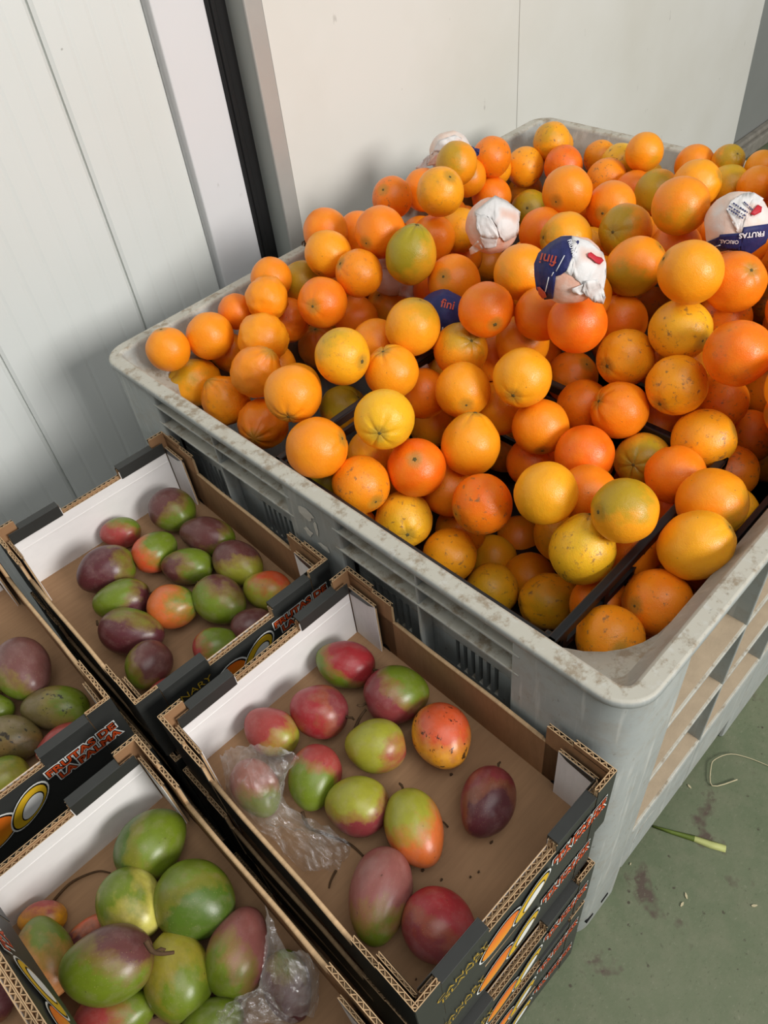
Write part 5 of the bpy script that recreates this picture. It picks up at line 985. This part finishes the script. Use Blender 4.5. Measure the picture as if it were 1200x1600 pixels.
twig([(-0.1256,0.2930,0.5600),(-0.1134,0.2965,0.5650),(-0.1007,0.2970,0.5700)], 0.0026, 'reddish stalk between the crimson and maroon mangoes', 'twig', 'twig', 'twig')
twig([(-0.4852,0.2245,0.5410),(-0.4724,0.2175,0.5410),(-0.4554,0.2093,0.5410)], 0.0018, 'brown stalk on the floor of the front crate', 'twig', 'twig', 'twig')
twig([(-0.1352,0.1299,0.5410),(-0.1372,0.1356,0.5500),(-0.1403,0.1368,0.5500)], 0.0012, 'tiny twig right of the egg-shaped mango', 'twig', 'twig', 'twig')
twig([(0.4418,-0.0554,0.0040),(0.4006,-0.0280,0.0040),(0.4319,-0.0080,0.0060),(0.4514,-0.0066,0.0060),(0.4796,-0.0227,0.0060),(0.4970,-0.0562,0.0040),(0.5076,-0.1006,0.0040)], 0.0012, 'kinked pale straw on the green floor', 'straw', 'straw', 'straw')
lf = MB().add([(0.2613,0.0116,0.0021),(0.2624,0.0121,0.0066),(0.2637,0.0127,0.0061),(0.2649,0.0132,0.0021),(0.2730,-0.0196,0.0021),(0.2754,-0.0185,0.0066),(0.2779,-0.0173,0.0061),(0.2803,-0.0163,0.0021),(0.2873,-0.0548,0.0021),(0.2909,-0.0533,0.0066),(0.2947,-0.0516,0.0061),(0.2983,-0.0501,0.0021),(0.2953,-0.0807,0.0021),(0.2998,-0.0788,0.0066),(0.3047,-0.0768,0.0061),(0.3092,-0.0749,0.0021),(0.3067,-0.1038,0.0021),(0.3107,-0.1019,0.0066),(0.3150,-0.0999,0.0061),(0.3191,-0.0981,0.0021)], [(i*4+k_, i*4+k_+1, i*4+k_+5, i*4+k_+4) for i in range(4) for k_ in range(3)], 0, True)
lf.m = [0, 0, 0, 0, 0, 0, 1, 1, 1, 1, 1, 1]
lf = lf.build('leaf_strip', ['leaf_green', 'leaf_pale']); tag(lf, 'narrow green leaf strip fading to pale yellow on the floor', 'leaf')
sm = lf.modifiers.new('thickness', 'SOLIDIFY'); sm.thickness = .0008
CRUMBS=[(-0.1143,0.0823,0.5385),(-0.1491,0.0723,0.5385),(-0.0837,0.1699,0.5385),(-0.1838,0.0970,0.5385),(-0.1541,0.0305,0.5385),(-0.2299,0.1028,0.5385),(-0.0711,0.1036,0.5385),(-0.0611,0.1822,0.5385),(-0.1907,0.1197,0.5385),(-0.1414,0.0361,0.5385),(-0.2747,0.0518,0.5385),(-0.1595,0.0756,0.5385)]
rc = random.Random(6)
for i, p_ in enumerate(CRUMBS):
    m_ = MB(); s_ = rc.uniform(.0008, .0022); pts = [(s_*rc.uniform(.6, 1.6)*math.cos(a), s_*rc.uniform(.5, 1)*math.sin(a)) for a in [k_*1.05 for k_ in range(6)]]
    m_.prism(pts, -.001, .0012); q_ = m_.build('crumb', 'crumb'); q_.location = p_
    tag(q_, 'tiny dark crumb on the floor of the middle crate', 'crumb', 'crumbs in the middle crate')
FLOORBITS=[(0.3734,0.0025,0.0008),(0.2592,-0.1797,0.0008),(0.1977,-0.0908,0.0008),(0.1816,-0.0928,0.0008),(0.1803,0.0060,0.0008)]
for i, p_ in enumerate(FLOORBITS):
    m_ = MB(); s_ = rc.uniform(.002, .0045); pts = [(s_*.5*rc.uniform(.6, 1.2)*math.cos(a), s_*1.5*rc.uniform(.7, 1)*math.sin(a)) for a in [k_*1.05 for k_ in range(6)]]
    m_.prism(pts, -.0004, .0012); q_ = m_.build('leaf_scrap', 'straw'); q_.location = p_; q_.rotation_euler = (0, 0, rc.uniform(0, 3))
    tag(q_, 'small pale plant scrap on the green floor', 'scrap', 'plant scraps on the floor')
film("plastic_bag", [[(-0.2669,0.3905,0.5600),(-0.2436,0.3533,0.6000),(-0.2231,0.3202,0.6100),(-0.2075,0.2944,0.6000)],
 [(-0.2785,0.3659,0.5600),(-0.2622,0.3218,0.6220),(-0.2452,0.2949,0.6250),(-0.2169,0.2929,0.6000)],
 [(-0.2919,0.3394,0.5500),(-0.2781,0.2929,0.6240),(-0.2605,0.2739,0.6150),(-0.2306,0.2951,0.5850)],
 [(-0.2938,0.3098,0.5450),(-0.2810,0.2808,0.5700),(-0.2646,0.2742,0.5600),(-0.2480,0.2844,0.5600)],
 [(-0.2875,0.2750,0.5450),(-0.2685,0.2594,0.5550),(-0.2538,0.2295,0.5600),(-0.2373,0.2391,0.5500)],
 [(-0.2857,0.2375,0.5410),(-0.2683,0.2189,0.5600),(-0.2531,0.1981,0.5580),(-0.2287,0.1997,0.5450)],
 [(-0.2829,0.2130,0.5400),(-0.2741,0.1985,0.5500),(-0.2572,0.1851,0.5480),(-0.2405,0.1882,0.5410)]], "clear crinkled plastic bag around a dull pink mango in the middle crate", 3)
film("plastic_bag", [[(-0.3443,0.1791,0.6450),(-0.3575,0.1617,0.6400),(-0.3732,0.1498,0.6300),(-0.3943,0.1428,0.6000)],
 [(-0.3449,0.1733,0.6200),(-0.3571,0.1567,0.6200),(-0.3720,0.1430,0.6000),(-0.3914,0.1364,0.5850)],
 [(-0.3534,0.1402,0.6250),(-0.3577,0.1275,0.6350),(-0.3698,0.1143,0.6320),(-0.3891,0.1103,0.6000)],
 [(-0.3416,0.1296,0.6150),(-0.3457,0.1161,0.6200),(-0.3571,0.1040,0.6100),(-0.3766,0.1002,0.5750)],
 [(-0.3393,0.1268,0.5700),(-0.3448,0.1159,0.5700),(-0.3566,0.1071,0.5600),(-0.3708,0.0995,0.5500)]], "clear plastic bag over a dark red mango at the bottom edge", 8, .005)
film("plastic_bag", [[(-0.4334,0.1656,0.5700),(-0.4110,0.1557,0.5900),(-0.3936,0.1436,0.6000),(-0.3870,0.1302,0.5900)],
 [(-0.4415,0.1559,0.5800),(-0.4185,0.1386,0.6100),(-0.4002,0.1239,0.6200),(-0.3895,0.1145,0.6000)],
 [(-0.4479,0.1463,0.5700),(-0.4264,0.1273,0.6000),(-0.4063,0.1135,0.6000),(-0.3836,0.0986,0.5800)]], "crumpled clear plastic bag cut by the bottom picture edge", 14, .008)

bpy.context.view_layer.update()
